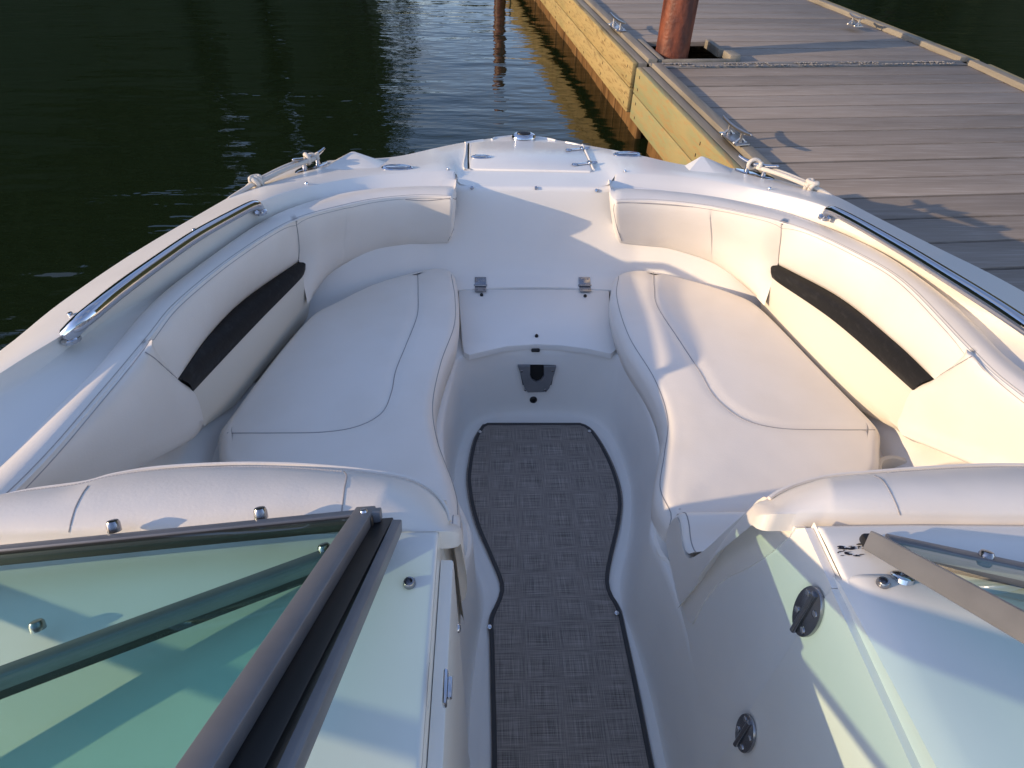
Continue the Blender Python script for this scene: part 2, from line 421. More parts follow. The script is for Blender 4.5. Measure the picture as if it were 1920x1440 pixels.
# ---- front wall of the bow well, from the lip between the pads down to the lid
wall = MB(); rows = []
prof = [(.012, .0, .0), (.0, .0006, .0), (-.006, -.003, 0), (-.010, -.012, .02), (-.016, -.06, .06), (-.024, -.12, .12), (-.036, -.18, .2), (-.052, -.232, .28), (-.066, -.264, .3), (-.082, -.279, .3), (-.104, -.2885, .3), (-.1215, -.2965, .3), (-.1225, -.31, .3)]
for dy, dz, cv in prof:
    rows.append([Vector((x, 1.866 + dy - (.08 + cv * .6) * x * x - max(0, abs(x) - .34) * .2, LIPZ + dz - max(0, abs(x) - .28) * .02)) for x in [i * 1.5 / 80 - .75 for i in range(81)]])
wall.loft(rows)
wall.build('front_wall', M['liner'], boat)

# ---- footwell, seat base and sole
top_h = [(0, 1.452), (.10, 1.448), (.19, 1.430), (.238, 1.395), (.252, 1.31), (.262, 1.2), (.266, 1.08), (.252, .95), (.222, .84), (.196, .77), (.183, .72), (.192, .66), (.2, .58), (.203, .45), (.203, .2), (.203, -.5)]
bot_h = [(0, 1.405), (.09, 1.402), (.16, 1.388), (.215, 1.33), (.245, 1.23), (.252, 1.1), (.232, .98), (.198, .87), (.17, .79), (.163, .73), (.174, .66), (.186, .56), (.192, .45), (.192, .2), (.192, -.5)]
NF = 120
T = resample([Vector((x, y, 0)) for x, y in top_h], NF); B = resample([Vector((x, y, 0)) for x, y in bot_h], NF)
ztop = lambda y: lerpf([(.5, .455), (.78, .425), (1.0, .40), (1.42, .335), (1.8, .33)])(y)
liner = MB()
for s in (-1, 1):
    def row(t, h):
        out = []
        for a, b in zip(T, B):
            p = b.lerp(a, t); z = zfloor(p.y) + (ztop(p.y) - zfloor(p.y)) * h
            out.append(Vector((s * p.x, p.y, z)))
        return out
    rows = [[Vector((s * p.x * .9, p.y - (.02 if p.y > 1.3 else 0), zfloor(p.y))) for p in B]]
    rows += [row(0, 0.0), row(.10, .012), row(.28, .07), row(.45, .2), row(.65, .45), row(.82, .72), row(.93, .9), row(1.0, .97)]
    rows += [[p + Vector((s * .004 if p.y < 1.35 else 0, .004 if p.y >= 1.35 else 0, .006)) for p in row(1.0, .97)]]
    rows += [[p + Vector((s * .016 if p.y < 1.35 else 0, .016 if p.y >= 1.35 else 0, .010)) for p in row(1.0, .97)]]
    # seat base running out to the side
    rows += [[Vector((s * max(abs(p.x), min(.90, .3 + .65 * min(1, (1.95 - p.y) / .35))), p.y if p.y < 1.35 else 1.80, ztop(p.y) - .03)) for p in row(1.0, 1)]]
    liner.loft(rows, flip=(s > 0))
    # inner side of the boat behind the backrests
    side = [(.905, 1.35), (.915, 1.1), (.92, .8), (.93, .5), (.93, .3)]
    a = [Vector((s * x, y, .30)) for x, y in side]; b = [Vector((s * (x - .03), y, .52)) for x, y in side]; c = [Vector((s * (x - .01), y, .70)) for x, y in side]
    liner.loft([resample(a, 20), resample(b, 20), resample(c, 20)])
    # sloping shelf under the rear end of the backrest
    a = [Vector((s * .62, 1.22, .385)), Vector((s * .68, 1.0, .395)), Vector((s * .66, .84, .385)), Vector((s * .62, .62, .39))]
    b = [Vector((s * .78, 1.22, .41)), Vector((s * .79, 1.0, .415)), Vector((s * .765, .82, .41)), Vector((s * .72, .62, .42))]
    c = [Vector((s * .82, 1.22, .52)), Vector((s * .83, 1.0, .52)), Vector((s * .85, .82, .53)), Vector((s * .86, .60, .54))]
    d = [Vector((s * .92, 1.22, .60)), Vector((s * .93, 1.0, .60)), Vector((s * .93, .8, .62)), Vector((s * .93, .55, .64))]
    liner.loft([resample(q, 14) for q in (a, b, c, d)])
liner.build('liner', M['liner'], boat, ang=50)
liner_bvh = bvh_of(liner)
sole = MB()
Bl = [Vector((-p.x, p.y, zfloor(p.y) - .0015)) for p in B]; Br = [Vector((p.x, p.y, zfloor(p.y) - .0015)) for p in B]
sole.loft([Bl, [a.lerp(b, .5) for a, b in zip(Bl, Br)], Br])
sole.build('sole', M['liner'], boat)
# raised lip round the aft end of each seat base
for s in (-1, 1):
    lip = MB()
    pts = [(.214, .80, .418), (.198, .765, .424), (.190, .725, .43), (.190, .68, .436), (.203, .64, .44), (.206, .60, .452), (.209, .55, .465), (.212, .50, .478)]
    path = resample([Vector((s * x, y, z)) for x, y, z in pts], 30)
    wd = [.012 + .016 * math.exp(-((p.y - .70) / .07) ** 2) for p in path]
    lip.loft([[p + Vector((0, 0, -.06)) for p in path], [p + Vector((-s * .002, 0, -.004)) for p in path], [p + Vector((s * .004, 0, .004)) for p in path],
              [p + Vector((s * w, 0, .003)) for p, w in zip(path, wd)], [p + Vector((s * (w + .004), 0, -.03)) for p, w in zip(path, wd)]])
    lip.build('seat_base_lip', M['gel'], boat)

# ---- storage lid
lidz = lambda y: .352 + .03 * (y - 1.42)
outl = [(860, 541), (930, 542), (1005, 542), (1080, 542), (1142, 541), (1143, 560), (1148, 600), (1156, 640), (1156, 655), (1146, 663), (1100, 653), (1050, 647), (1005, 645), (950, 649), (905, 659), (880, 665), (869, 660), (866, 640), (862, 590), (860, 560)]
lid_pts = [P(x, y, lidz) for x, y in outl]
lid = MB().prism([p - Vector((0, 0, .020)) for p in lid_pts], (0, 0, .020), bev=.004)
lid_o = lid.build('storage_lid', M['liner'], boat)
lb = bvh_of(lid, wall)
for hx in (901, 1096):
    h = MB(); p = PY(hx, 541, 1.744); p = Vector((p.x, 1.746, .3665))
    h.box(p + Vector((0, .0150, .0125)), (.038, .029, .003), Matrix.Rotation(R(26), 3, 'X'), .0008)
    h.box(p + Vector((0, -.016, .0010)), (.038, .029, .003), Matrix.Rotation(R(2), 3, 'X'), .0008)
    h.tube([p + Vector((-.022, 0, .0045)), p + Vector((.022, 0, .0045))], .0036, 8)
    for dx in (-.012, .012):
        h.disc(p + Vector((dx, -.022, .0025)), (0, 0, 1), .0034, .0015, 8); h.disc(p + Vector((dx, .021, .0165)), (0, -.4, .92), .0034, .0015, 8)
    h.build('hinge', M['dark_steel'], lid_o)
for q in ((903, 554), (1097, 556), (1006, 631)):
    p, n = hit(bvh_of(lid), *q)
    MB().disc(p, n, .0055, .007, 12, hole=.5).build('bumper', M['rubber'], lid_o)
p = PY(1005, 652, 1.436)
MB().box((p.x, 1.446, .334), (.026, .012, .008), None, .003).build('finger_latch', M['rubber'], boat)

# ---- table bracket let into the footwell's front wall
br_pix = [(971, 684), (1043, 686), (1039, 702), (1030, 728), (1024, 735), (990, 736), (984, 730), (977, 705)]
lw = liner_bvh
nb = Vector((0, -1, .12)).normalized()
c0, _ = hit(lw, 1007, 712)
def wallpt(px, py, off):
    r = ray(px, py); t = ((c0 + nb * off - CAM).dot(nb)) / r.dot(nb); return CAM + r * t
br = MB(); slot = [(994, 687), (994, 706), (998, 713), (1006, 717), (1014, 714), (1020, 706), (1020, 688)]
outer = [(971, 687), (977, 705), (984, 730), (990, 736), (1024, 735), (1030, 728), (1039, 702), (1043, 688)]
poly = [wallpt(x, y, .012) for x, y in outer + slot[::-1]]
br.prism(poly, nb * -.012, 0)
br.v = [v.copy() for v in br.v]
bro = br.build('table_bracket', M['alu'], boat)
MB().prism([wallpt(x, y, .003) for x, y in [(972, 684), (1042, 685), (1034, 722), (980, 722)]], nb * -.02).build('bracket_recess', M['hole'], boat)
for q in ((978, 696), (1036, 695), (985, 731), (1022, 731)):
    MB().disc(wallpt(*q, .0122), nb, .0045, .002, 10).build('screw', M['dark_steel'], bro)
dp, dn = hit(lw, 1000, 749)
MB().disc(dp, dn, .012, .006, 18, hole=.5).build('drain_plug', M['rubber'], boat)
for q in ((1005, 354), (1120, 357), (885, 354)): pass

# ---- backrest pads round the bow
lowf = {-1: [(838, 456), (800, 457), (760, 460), (690, 475), (620, 512), (577, 570)], 1: [(1166, 456), (1210, 461), (1260, 468), (1340, 495), (1400, 540), (1433, 573)]}
st_t = {-1: [(560, 490), (460, 560), (393, 627), (333, 711)], 1: [(1459, 496), (1573, 557), (1677, 640), (1752, 711)]}
st_b = {-1: [(564, 523), (483, 607), (360, 737)], 1: [(1455, 528), (1563, 603), (1713, 735)]}
pn_b = {-1: [(577, 572), (480, 685), (383, 799)], 1: [(1433, 575), (1555, 692), (1683, 802)]}
bol = {-1: [(272, 662), (303, 683), (333, 711), (368, 748), (379, 775), (379, 800), (350, 830), (280, 845), (235, 876), (150, 935), (60, 1010)],
       1: [(1826, 668), (1788, 688), (1752, 711), (1712, 748), (1690, 776), (1683, 795), (1692, 816), (1720, 826), (1790, 831), (1835, 850), (1878, 876), (1960, 925)]}
bol_z = {-1: [.74, .71, .675, .60, .55, .525, .53, .55, .56, .58, .60], 1: [.74, .71, .675, .60, .55, .525, .53, .535, .55, .56, .57, .60]}
ztop_strip = lambda y: .575 + .17 * (1.54 - y)
zbot_strip = lambda y: .540 + .133 * (1.52 - y)
zpan = lambda y: .43 + .13 * (1.55 - y)
zlow = lambda y: .455 + .16 * max(0, y - 1.55)
pads_o = {}
def tap(k, n, lo=True, hi=True, w=7):
    f = 1.0
    if lo: f = min(f, math.sin(min(1, k / w) * math.pi / 2))
    if hi: f = min(f, math.sin(min(1, (n - 1 - k) / w) * math.pi / 2))
    return f
def split(curve, key):
    """index of the curve's point nearest to the sight line through a pixel"""
    r = ray(*key).normalized()
    return min(range(len(curve)), key=lambda i: ((curve[i] - CAM) - r * (curve[i] - CAM).dot(r)).length)
for s in (-1, 1):
    po, se = resample(C['padout', s], 120), resample(C['seam', s], 120)
    nm = 'bow_backrest'
    pad = MB()
    roll = [a.lerp(b, .5) + Vector((0, 0, .014)) for a, b in zip(po, se)]
    r0 = [p + Vector((s * .006 if p.y < 1.7 else 0, .004, -.05)) for p in po]
    r1 = [a.lerp(b, .08) + Vector((0, 0, .004)) for a, b in zip(po, se)]
    r2 = [a.lerp(b, .22) + Vector((0, 0, .011)) for a, b in zip(po, se)]
    r3 = [a.lerp(b, .78) + Vector((0, 0, .011)) for a, b in zip(po, se)]
    def endcap(row, dx=.010, dy=.012, dz=-.004):  # turn the row's inboard end towards the wall
        e = row[-1]; return row + [e + Vector((-s * .004, .004, dz * .5)), e + Vector((-s * dx, dy + .02, dz)), e + Vector((-s * dx, dy + .06, dz))]
    pad.loft([endcap(q) for q in (r0, r1, r2, roll, r3, se)])
    # front face
    i1 = split(se, (553, 413) if s < 0 else (1465, 418))
    lo = resample([P(x, y, zlow) for x, y in lowf[s]][::-1], 60)
    a = resample(se[i1:], 60, linear=True)
    nin = [Vector((-s * .35, -.9, .1)) if p.y > 1.65 else Vector((-s * .8, -.5, .1)) for p in a]
    tp0 = P(*st_t[s][0], ztop_strip)
    tk_ = max(.2, min(.7, (a[0].z - tp0.z) / (a[0].z - lo[0].z))); D = tp0 - a[0].lerp(lo[0], tk_)
    face = []
    for t, bl in ((0, 0), (.04, .007), (.15, .014), (.25, .018), (.36, .02), (.5, .021), (.65, .021), (.8, .018), (.93, .010), (1, 0)):
        face.append(endcap([p.lerp(q, t) + n * bl * tap(k, 60, True, False) + D * (t / tk_ if t < tk_ else (1 - t) / (1 - tk_)) * max(0, 1 - k / 45) ** 2 for k, (p, q, n) in enumerate(zip(a, lo, nin))]))
    face.append(endcap([q + Vector((s * .01, .03, -.004)) for q in lo]))
    pad.loft(face)
    # middle upper face
    i0 = split(se, (272, 645) if s < 0 else (1826, 664))
    tp = resample([P(x, y, ztop_strip) for x, y in st_t[s]][::-1], 60)
    b = resample(se[i0:i1 + 1], 60, linear=True)
    nin = Vector((-s * .75, -.2, .5))
    mid_rows = []
    for t, bl in ((0, 0), (.05, .006), (.2, .013), (.5, .018), (.8, .012), (.95, .005), (1, 0)):
        mid_rows.append([p.lerp(q, t) + nin * bl * tap(k, 60, True, True) for k, (p, q) in enumerate(zip(b, tp))])
    mid_rows.append([q + Vector((s * .012, 0, -.004)) for q in tp])
    pad.loft(mid_rows)
    # rear wing
    c = resample(se[:i0 + 1], 60, linear=True)[::-1]
    wp = [P(x, y, z) for (x, y), z in zip(bol[s], bol_z[s])]; wp[0] = se[i0].copy(); wp[2] = P(*st_t[s][-1], ztop_strip); wp[1] = wp[0].lerp(wp[2], .5); wp[3] = P(*st_b[s][-1], zbot_strip) + Vector((-s * .004, .002, 0))
    d = resample(wp, 60)
    wing = []
    for t, bl in ((0, 0), (.05, .006), (.2, .016), (.5, .024), (.8, .020), (.94, .010), (1, 0)):
        wing.append([p.lerp(q, t) + nin * bl for p, q in zip(c, d)])
    wing.append([q + Vector((s * .02, .0, -.012)) for q in d])
    pad.loft(wing)
    po_ = pad.build(nm, M['vinyl'], boat, ang=55)
    pads_o[s] = po_
    pb = bvh_of(pad)
    # black accent strip and beige lower panel
    ext = lambda c, k=.012: [c[0] + (c[0] - c[1]).normalized() * k + Vector((s * .012, .01, 0))] + c
    tt = resample(ext([P(x, y, ztop_strip) for x, y in st_t[s]]), 40); bb = resample(ext([P(x, y, zbot_strip) for x, y in st_b[s]]), 40)
    out = Vector((-s * .75, -.15, .55))
    stp = MB().loft([[p + Vector((s * .006, 0, -.002)) for p in tt]] + [[p.lerp(q, t) + out * k for p, q in zip(tt, bb)] for t, k in ((.03, .003), (.25, .012), (.5, .016), (.75, .013), (.97, .004))] + [[q + Vector((s * .006, 0, -.003)) for q in bb]])
    stp.build('accent_strip', M['black'], po_)
    cc = resample(ext([P(x, y, zpan) for x, y in pn_b[s]]), 40)
    pn = MB().loft([[p + Vector((s * .004, 0, 0)) for p in bb]] + [[p.lerp(q, t) + Vector((s * .004, 0, 0)) + out * k for p, q in zip(bb, cc)] for t, k in ((.1, .003), (.5, .007), (.9, .004))] + [cc, [q + Vector((s * .018, .0, -.055 + .035 * max(0, min(1, (k - 30) / 8)))) for k, q in enumerate(cc)]])
    pn.build('lower_panel', M['vinyl2'], po_)
    # seams: a welt between two rows of stitches
    for off, wd, mm, nme in ((-.007, .0008, 'thread2', 'stitching'), (.0, .0019, 'vinyl', 'welt'), (.007, .0008, 'thread2', 'stitching')):
        path = []
        for i in range(0, 120):
            p = se[i]; t = (se[min(i + 1, 119)] - se[max(i - 1, 0)]).normalized(); side = t.cross(Vector((0, 0, 1))).normalized()
            q = p + side * off * -s; o_ = Vector((-s * .5, -.4, .9)).normalized()
            if p.y > 1.65: o_ = Vector((0, -.6, .9)).normalized()
            l, n, _, _ = pb.ray_cast(q + o_ * .05, -o_)
            if l is not None: path.append(l + o_ * (.0002 if nme == 'stitching' else -.0006))
        if len(path) > 4: MB().tube(path, wd, 6).build(nme, M[mm], po_)
    def seamline(pix, r=.0013):
        q = on(pb, pix, .0002)
        if len(q) > 2: MB().tube(resample(q, 30), r, 6).build('seam', M['pipe'], po_)
    seamline([(555, 416), (559, 440), (561, 465), (560, 488)] if s < 0 else [(1465, 420), (1464, 445), (1461, 470), (1459, 493)], .0011)
    seamline([(272, 660), (290, 672), (312, 692), (331, 709)] if s < 0 else [(1822, 668), (1790, 687), (1770, 699), (1755, 709)], .0011)
    seamline([(760, 374), (800, 376), (845, 372), (858, 378), (861, 392), (852, 425), (840, 452)] if s < 0 else [(1300, 388), (1220, 382), (1160, 380), (1151, 388), (1152, 402), (1158, 430), (1166, 452)], .0011)

# ---- seat cushions (lift-out)
def offset_loop(loop, d):
    n = len(loop); out = []
    for i in range(n):
        t = loop[(i + 2) % n] - loop[i - 2]; t.z = 0
        nn = Vector((-t.y, t.x, 0)).normalized(); out.append(loop[i] + nn * d)
    return out
def pillow(outline, zf, thick, r, crown, n=220, smooth=3, seams=()):
    lp = resample(outline, n, closed=True, smooth=smooth)
    area = sum(a.x * b.y - b.x * a.y for a, b in zip(lp, lp[1:] + lp[:1]))
    if area < 0: lp = lp[::-1]
    def ring(d, dz): return [Vector((p.x, p.y, zf(p.y) + dz)) for p in offset_loop(lp, d)]
    rows = [ring(.02, -thick), ring(.004, -thick * .92), ring(0, -thick * .6), ring(0, -r)]
    for k in range(1, 8):
        a = math.pi / 2 * k / 7; rows.append(ring(r * (1 - math.cos(a)), -r + r * math.sin(a)))
    m = MB().loft(rows, closed=True); m.ngon(rows[0], True)
    # crowned top: points spread inside the rim, joined up by a Delaunay net
    rim = rows[-1]; xs = [p.x for p in rim]; ysx = [p.y for p in rim]; pts = [Vector((p.x, p.y)) for p in rim]; N0 = len(pts)
    def inside(x, y):
        c = False
        for a, b in zip(rim, rim[1:] + rim[:1]):
            if (a.y > y) != (b.y > y) and x < (b.x - a.x) * (y - a.y) / (b.y - a.y) + a.x: c = not c
        return c
    st = .0125; dist = {}
    for iy in range(int((max(ysx) - min(ysx)) / st) + 1):
        for ix in range(int((max(xs) - min(xs)) / st) + 1):
            x, y = min(xs) + (ix + .5 * (iy % 2)) * st, min(ysx) + iy * st
            if inside(x, y):
                d = min((p.x - x) ** 2 + (p.y - y) ** 2 for p in rim) ** .5
                if d > .012: dist[len(pts)] = d; pts.append(Vector((x, y)))
    ov, oe, of, orig, _, _ = delaunay_2d_cdt(pts, [(k, (k + 1) % N0) for k in range(N0)], [], 1, 1e-6)
    def zz(p):
        d = min((q.x - p.x) ** 2 + (q.y - p.y) ** 2 for q in rim) ** .5
        e = min([(q.x - p.x) ** 2 + (q.y - p.y) ** 2 for q in seams] or [9.0])
        return zf(p.y) + crown * (1 - math.exp(-d / .06)) - .0045 * math.exp(-e / .00018)
    m.add([Vector((p.x, p.y, zz(p))) for p in ov], [tuple(f) for f in of])
    return m
seat_pix = {1: [(1150, 522), (1157, 508), (1190, 500), (1225, 503), (1300, 520), (1380, 545), (1433, 573), (1550, 690), (1640, 780), (1660, 803), (1659, 830), (1650, 890), (1560, 932), (1440, 957), (1330, 972), (1262, 985), (1250, 970), (1230, 925), (1237, 860), (1246, 790), (1222, 720), (1172, 640), (1147, 560)],
            -1: [(846, 500), (810, 497), (783, 502), (700, 525), (620, 563), (577, 587), (510, 662), (420, 780), (401, 805), (403, 825), (412, 870), (500, 925), (620, 955), (740, 975), (850, 985), (864, 965), (852, 900), (826, 830), (815, 762), (831, 690), (856, 620), (860, 560), (855, 515)]}
seat_lab = {1: 'sunlit cream bow seat cushion, on the side next to the dock', -1: 'shaded cream bow seat cushion, on the side away from the dock'}
seats = {}
seam_pix = {-1: [(783, 506), (784, 550), (782, 592), (762, 645), (742, 695), (734, 735), (716, 774), (672, 799), (610, 810), (520, 812), (412, 812)],
            1: [(1225, 507), (1227, 540), (1233, 575), (1275, 640), (1314, 700), (1341, 745), (1391, 785), (1460, 803), (1560, 806), (1652, 806)]}
for s in (-1, 1):
    tp = seam_pix[s]
    m = pillow([P(x, y, zseat) for x, y in seat_pix[s]], zseat, .095, .036, .012, seams=resample([P(x, y, zseat) for x, y in tp], 90))
    o = m.build('seat_cushion', M['vinyl'], None, ang=60, label=seat_lab[s], category='cushion', group='cushions on the bow seats')
    seats[s] = m; sb = bvh_of(m)
    q = on(sb, tp, .0001)
    MB().tube(resample(q, 120), .0013, 6).build('piping', M['pipe'], o)
    ed = [(846, 515), (853, 560), (851, 612), (826, 682), (811, 760), (820, 828), (843, 890), (856, 935), (858, 965)] if s < 0 else [(1160, 518), (1157, 560), (1180, 632), (1228, 712), (1252, 785), (1246, 850), (1238, 915), (1258, 962), (1256, 985)]
    q = on(sb, ed, .0001)
    if len(q) > 3: MB().tube(resample(q, 80), .0012, 6).build('piping', M['pipe'], o)
# cup holder beside the dock-side cushion
ch = MB(); c = P(1690, 886, .45)
def ringc(r, z, n=28): return [Vector((c.x + r * math.cos(2 * math.pi * k / n), c.y + r * math.sin(2 * math.pi * k / n), z)) for k in range(n)]
ch.loft([ringc(.052, .36), ringc(.052, .447), ringc(.050, .451), ringc(.041, .451), ringc(.039, .447), ringc(.036, .38)], closed=True); ch.ngon(ringc(.036, .38))
ch.build('cup_holder', M['vinyl2'], boat)

# ---- woven mat on the sole
matL = [(905, 795), (888, 822), (878, 862), (874, 900), (880, 945), (893, 990), (915, 1040), (937, 1095), (932, 1125), (916, 1160), (917, 1200), (919, 1300), (921, 1440)]
matR = [(1095, 795), (1112, 806), (1135, 840), (1156, 885), (1168, 935), (1163, 985), (1150, 1040), (1142, 1085), (1147, 1112), (1165, 1142), (1174, 1180), (1200, 1300), (1228, 1440)]
zmat = lambda y: zfloor(y) + .004
pl = [P(x, y, zmat) for x, y in matL]; pr = [P(x, y, zmat) for x, y in matR]
pl += [Vector((pl[-1].x - .002, .1, zmat(.1))), Vector((pl[-1].x - .004, -.4, zmat(-.4)))]; pr += [Vector((pr[-1].x + .005, .1, zmat(.1))), Vector((pr[-1].x + .005, -.4, zmat(-.4)))]
ML, MR = resample(pl, 90), resample(pr, 90)
mt = MB().loft([[a.lerp(b, t) + Vector((0, 0, .0)) for a, b in zip(ML, MR)] for t in (0, .25, .5, .75, 1)])
mat_o = empty('floor_mat', (0, .7, zmat(.7)), 'dark grey woven mat with bound edge on the walkway floor', 'mat')
mt.build('woven_panel', M['mat'], mat_o)
edge = resample([p.lerp(q, .02) for p, q in zip(ML, MR)][::-1] + [q.lerp(p, .02) for p, q in zip(ML, MR)], 200, linear=True)
bd = []
for i, p in enumerate(edge):
    t = (edge[min(i + 1, 199)] - edge[max(i - 1, 0)]).normalized(); sd = Vector((t.y, -t.x, 0)).normalized(); bd.append((p, sd))
MB().loft([[p + sd * .007 + Vector((0, 0, dz)) for p, sd in bd] if k == 0 else [p + sd * w + Vector((0, 0, dz)) for p, sd in bd] for k, (w, dz) in enumerate(((.005, -.004), (.005, .001), (.003, .003), (-.003, .0025), (-.005, -.001)))]).build('binding', M['binding'], mat_o)
for q in ((900, 810), (1105, 809), (918, 1176), (1156, 1150)):
    p = P(*q, lambda y: zmat(y) + .002)
    MB().disc(p, (0, 0, 1), .0058, .004, 14).build('snap', M['chrome'], mat_o)
# ---------------------------------------------------------------- consoles with the walk-through between them
ZD = .945
XW = .213
cons = {}
for s in (-1, 1):
    m = MB()
    xin = XW if s > 0 else .200
    # dash top: long sheet from the walk-through out to the gunwale, rolled at its front and inboard edges
    ys = [.392, .388, .38, .36, .33, .25, .1, -.1, -.5]
    front_dz = [-.03, -.008, -.001, 0, 0, 0, 0, 0, 0]
    xs = [xin, xin + .0006, xin + .0016, xin + .003, xin + .005, xin + .008, xin + .1, xin + .25, xin + .45, .92, 1.05]
    rows = []
    for y, dz in zip(ys, front_dz):
        row = []
        for i, x in enumerate(xs):
            ex = (-.004, -.0022, -.0009, -.0002, 0, 0, 0, -.004, -.015, -.05, -.10)[i]
            row.append(Vector((s * x, y, ZD + dz + ex)))
        rows.append(row)
    m.loft(rows)
    # front face down behind the backrest
    m.loft([rows[0], [Vector((p.x, p.y + .01, .42)) for p in rows[0]]])
    # walk-through side wall
    wl = []
    for z in (ZD - .006, .9, .8, .6, .4, .2, .1):
        t = (z - .1) / .85
        wl.append([Vector((s * (xin + (0 if s > 0 else -.002 * (1 - t)) - .012 * (1 - t) ** 2), y, z)) for y in (.392, .33, .3, .2, .0, -.5)])
    m.loft(wl)
    cons[s] = m
cons_o = {}
for s in (-1, 1):
    cons_o[s] = cons[s].build('console', M['gel'] if s < 0 else M['gel'], boat, ang=40)
# lower part of the dock-side wall is the textured moulding: door with hinges
dr = MB()
door = [(.3145, .934), (.316, .86), (.312, .70), (.306, .57), (.300, .42), (.296, .25), (.296, .16), (-.4, .16), (-.4, .934)]
dr.prism([Vector((XW - .0115, y, z)) for y, z in door], (.010, 0, 0), .0008)
dr_o = dr.build('console_door', M['gel'], boat)
fw = MB()
fwp = [(.3155, .934), (.317, .86), (.313, .70), (.307, .57), (.301, .42), (.297, .25), (.300, .11), (.60, .11), (.60, .46), (.53, .49), (.51, .62), (.49, .72), (.45, .84), (.388, .934)]
fw.prism([Vector((XW - .0105, y, z)) for y, z in fwp], (.010, 0, 0), .0008)
fw.build('bulkhead_panel', M['liner'], boat)
fw = MB(); fw.prism([Vector((-.2005, y, z)) for y, z in fwp], (-.010, 0, 0), .0008); fw.build('bulkhead_panel', M['liner'], boat)
# oval hinges
for hx, hy in ((1517, 1147), (1400, 1375)):
    p = PX(hx, hy, XW - .012)
    h = MB(); ov = []
    for k in range(32):
        a = 2 * math.pi * k / 32; ov.append(p + Vector((0, math.cos(a) * .021, math.sin(a) * .040)))
    h.prism(ov, (-.004, 0, 0), .0012)
    a = Vector((p.x - .005, p.y + .002, p.z + .034)); b = Vector((p.x - .005, p.y - .001, p.z - .040))
    h.tube([a, b], .0036, 10)
    ho = h.build('hinge', M['dark_steel'], dr_o)
    for dy, dz in ((.011, .020), (-.011, .016), (.011, -.016), (-.010, -.022)):
        MB().disc(p + Vector((-.004, dy, dz)), (-1, 0, 0), .0042, .0016, 10).build('screw', M['chrome'], ho)
# hood panel on the dock-side dash
hd = MB()
fl = [P(x, y, ZD + .006) for x, y in ((1572, 1066), (1610, 1067), (1660, 1071), (1750, 1086), (1850, 1104), (1960, 1126), (2300, 1185))]
fl = resample(fl, 30)
rows = []
for k, (dy, dz) in enumerate(((0, -.012), (-.003, .0), (-.010, .004), (-.05, .008), (-.12, .014), (-.2, .02), (-.3, .02), (-.45, .01))):
    row = []
    for i, p in enumerate(fl):
        x = XW - .004 + (p.x - fl[0].x)
        edge = min(1, (x - XW + .004) / .05); roll = -.012 * (1 - math.sqrt(max(0, 1 - (1 - edge) ** 2))) if dz > -.01 else 0
        big = .022 * (1 - math.cos(min(1, max(0, (x - XW - .0) / .16)) * math.pi)) / 2 * min(1, -dy / .12)
        row.append(Vector((x, p.y + dy * (1.0), ZD + .003 + dz + roll + big)))
    rows.append(row)
hd.loft(rows)
hd.loft([[r[0] for r in rows], [Vector((XW - .003, r[0].y, .90)) for r in rows]])
hd.build('dash_hood', M['gel'], boat, ang=50)
dash_bvh = bvh_of(cons[1], cons[-1], hd)
for q, par in (((1645, 985), 1), ((1655, 1095), 1), ((768, 1095), -1)):
    p, n = hit(dash_bvh, *q)
    if p: MB().disc(p, n, .0062, .006, 14, hole=.55).build('snap', M['dark_steel'], cons_o[par])
p, n = hit(dash_bvh, 1691, 1085)
if p:
    m = MB(); m.disc(p, n, .011, .005, 18, hole=.5); m.build('lock', M['chrome'], cons_o[1])
# worn black scuff on the dash corner
sc = MB(); rs = random.Random(5)
for (cx, cy, n, sx, sy) in ((1588, 1027, 16, 20, 3), (1624, 1031, 5, 8, 3), (1583, 1036, 7, 10, 4), (1612, 1021, 5, 10, .8), (1600, 1042, 7, 20, 2)):
    for _ in range(n):
        x, y = cx + rs.gauss(0, sx * .5), cy + rs.gauss(0, sy * .5); w, h = rs.uniform(1.5, 9), rs.uniform(.5, 2.0)
        pts = []
        for k in range(7):
            a = 2 * math.pi * k / 7; l, n_ = hit(dash_bvh, x + math.cos(a) * w * rs.uniform(.6, 1.2), y + math.sin(a) * h * rs.uniform(.6, 1.3))
            if l: pts.append(l + Vector((0, 0, .0006 + .00002 * _)))
        if len(pts) == 7: sc.ngon(pts)
sc.build('scuff_mark', M['scuff'], cons_o[1])

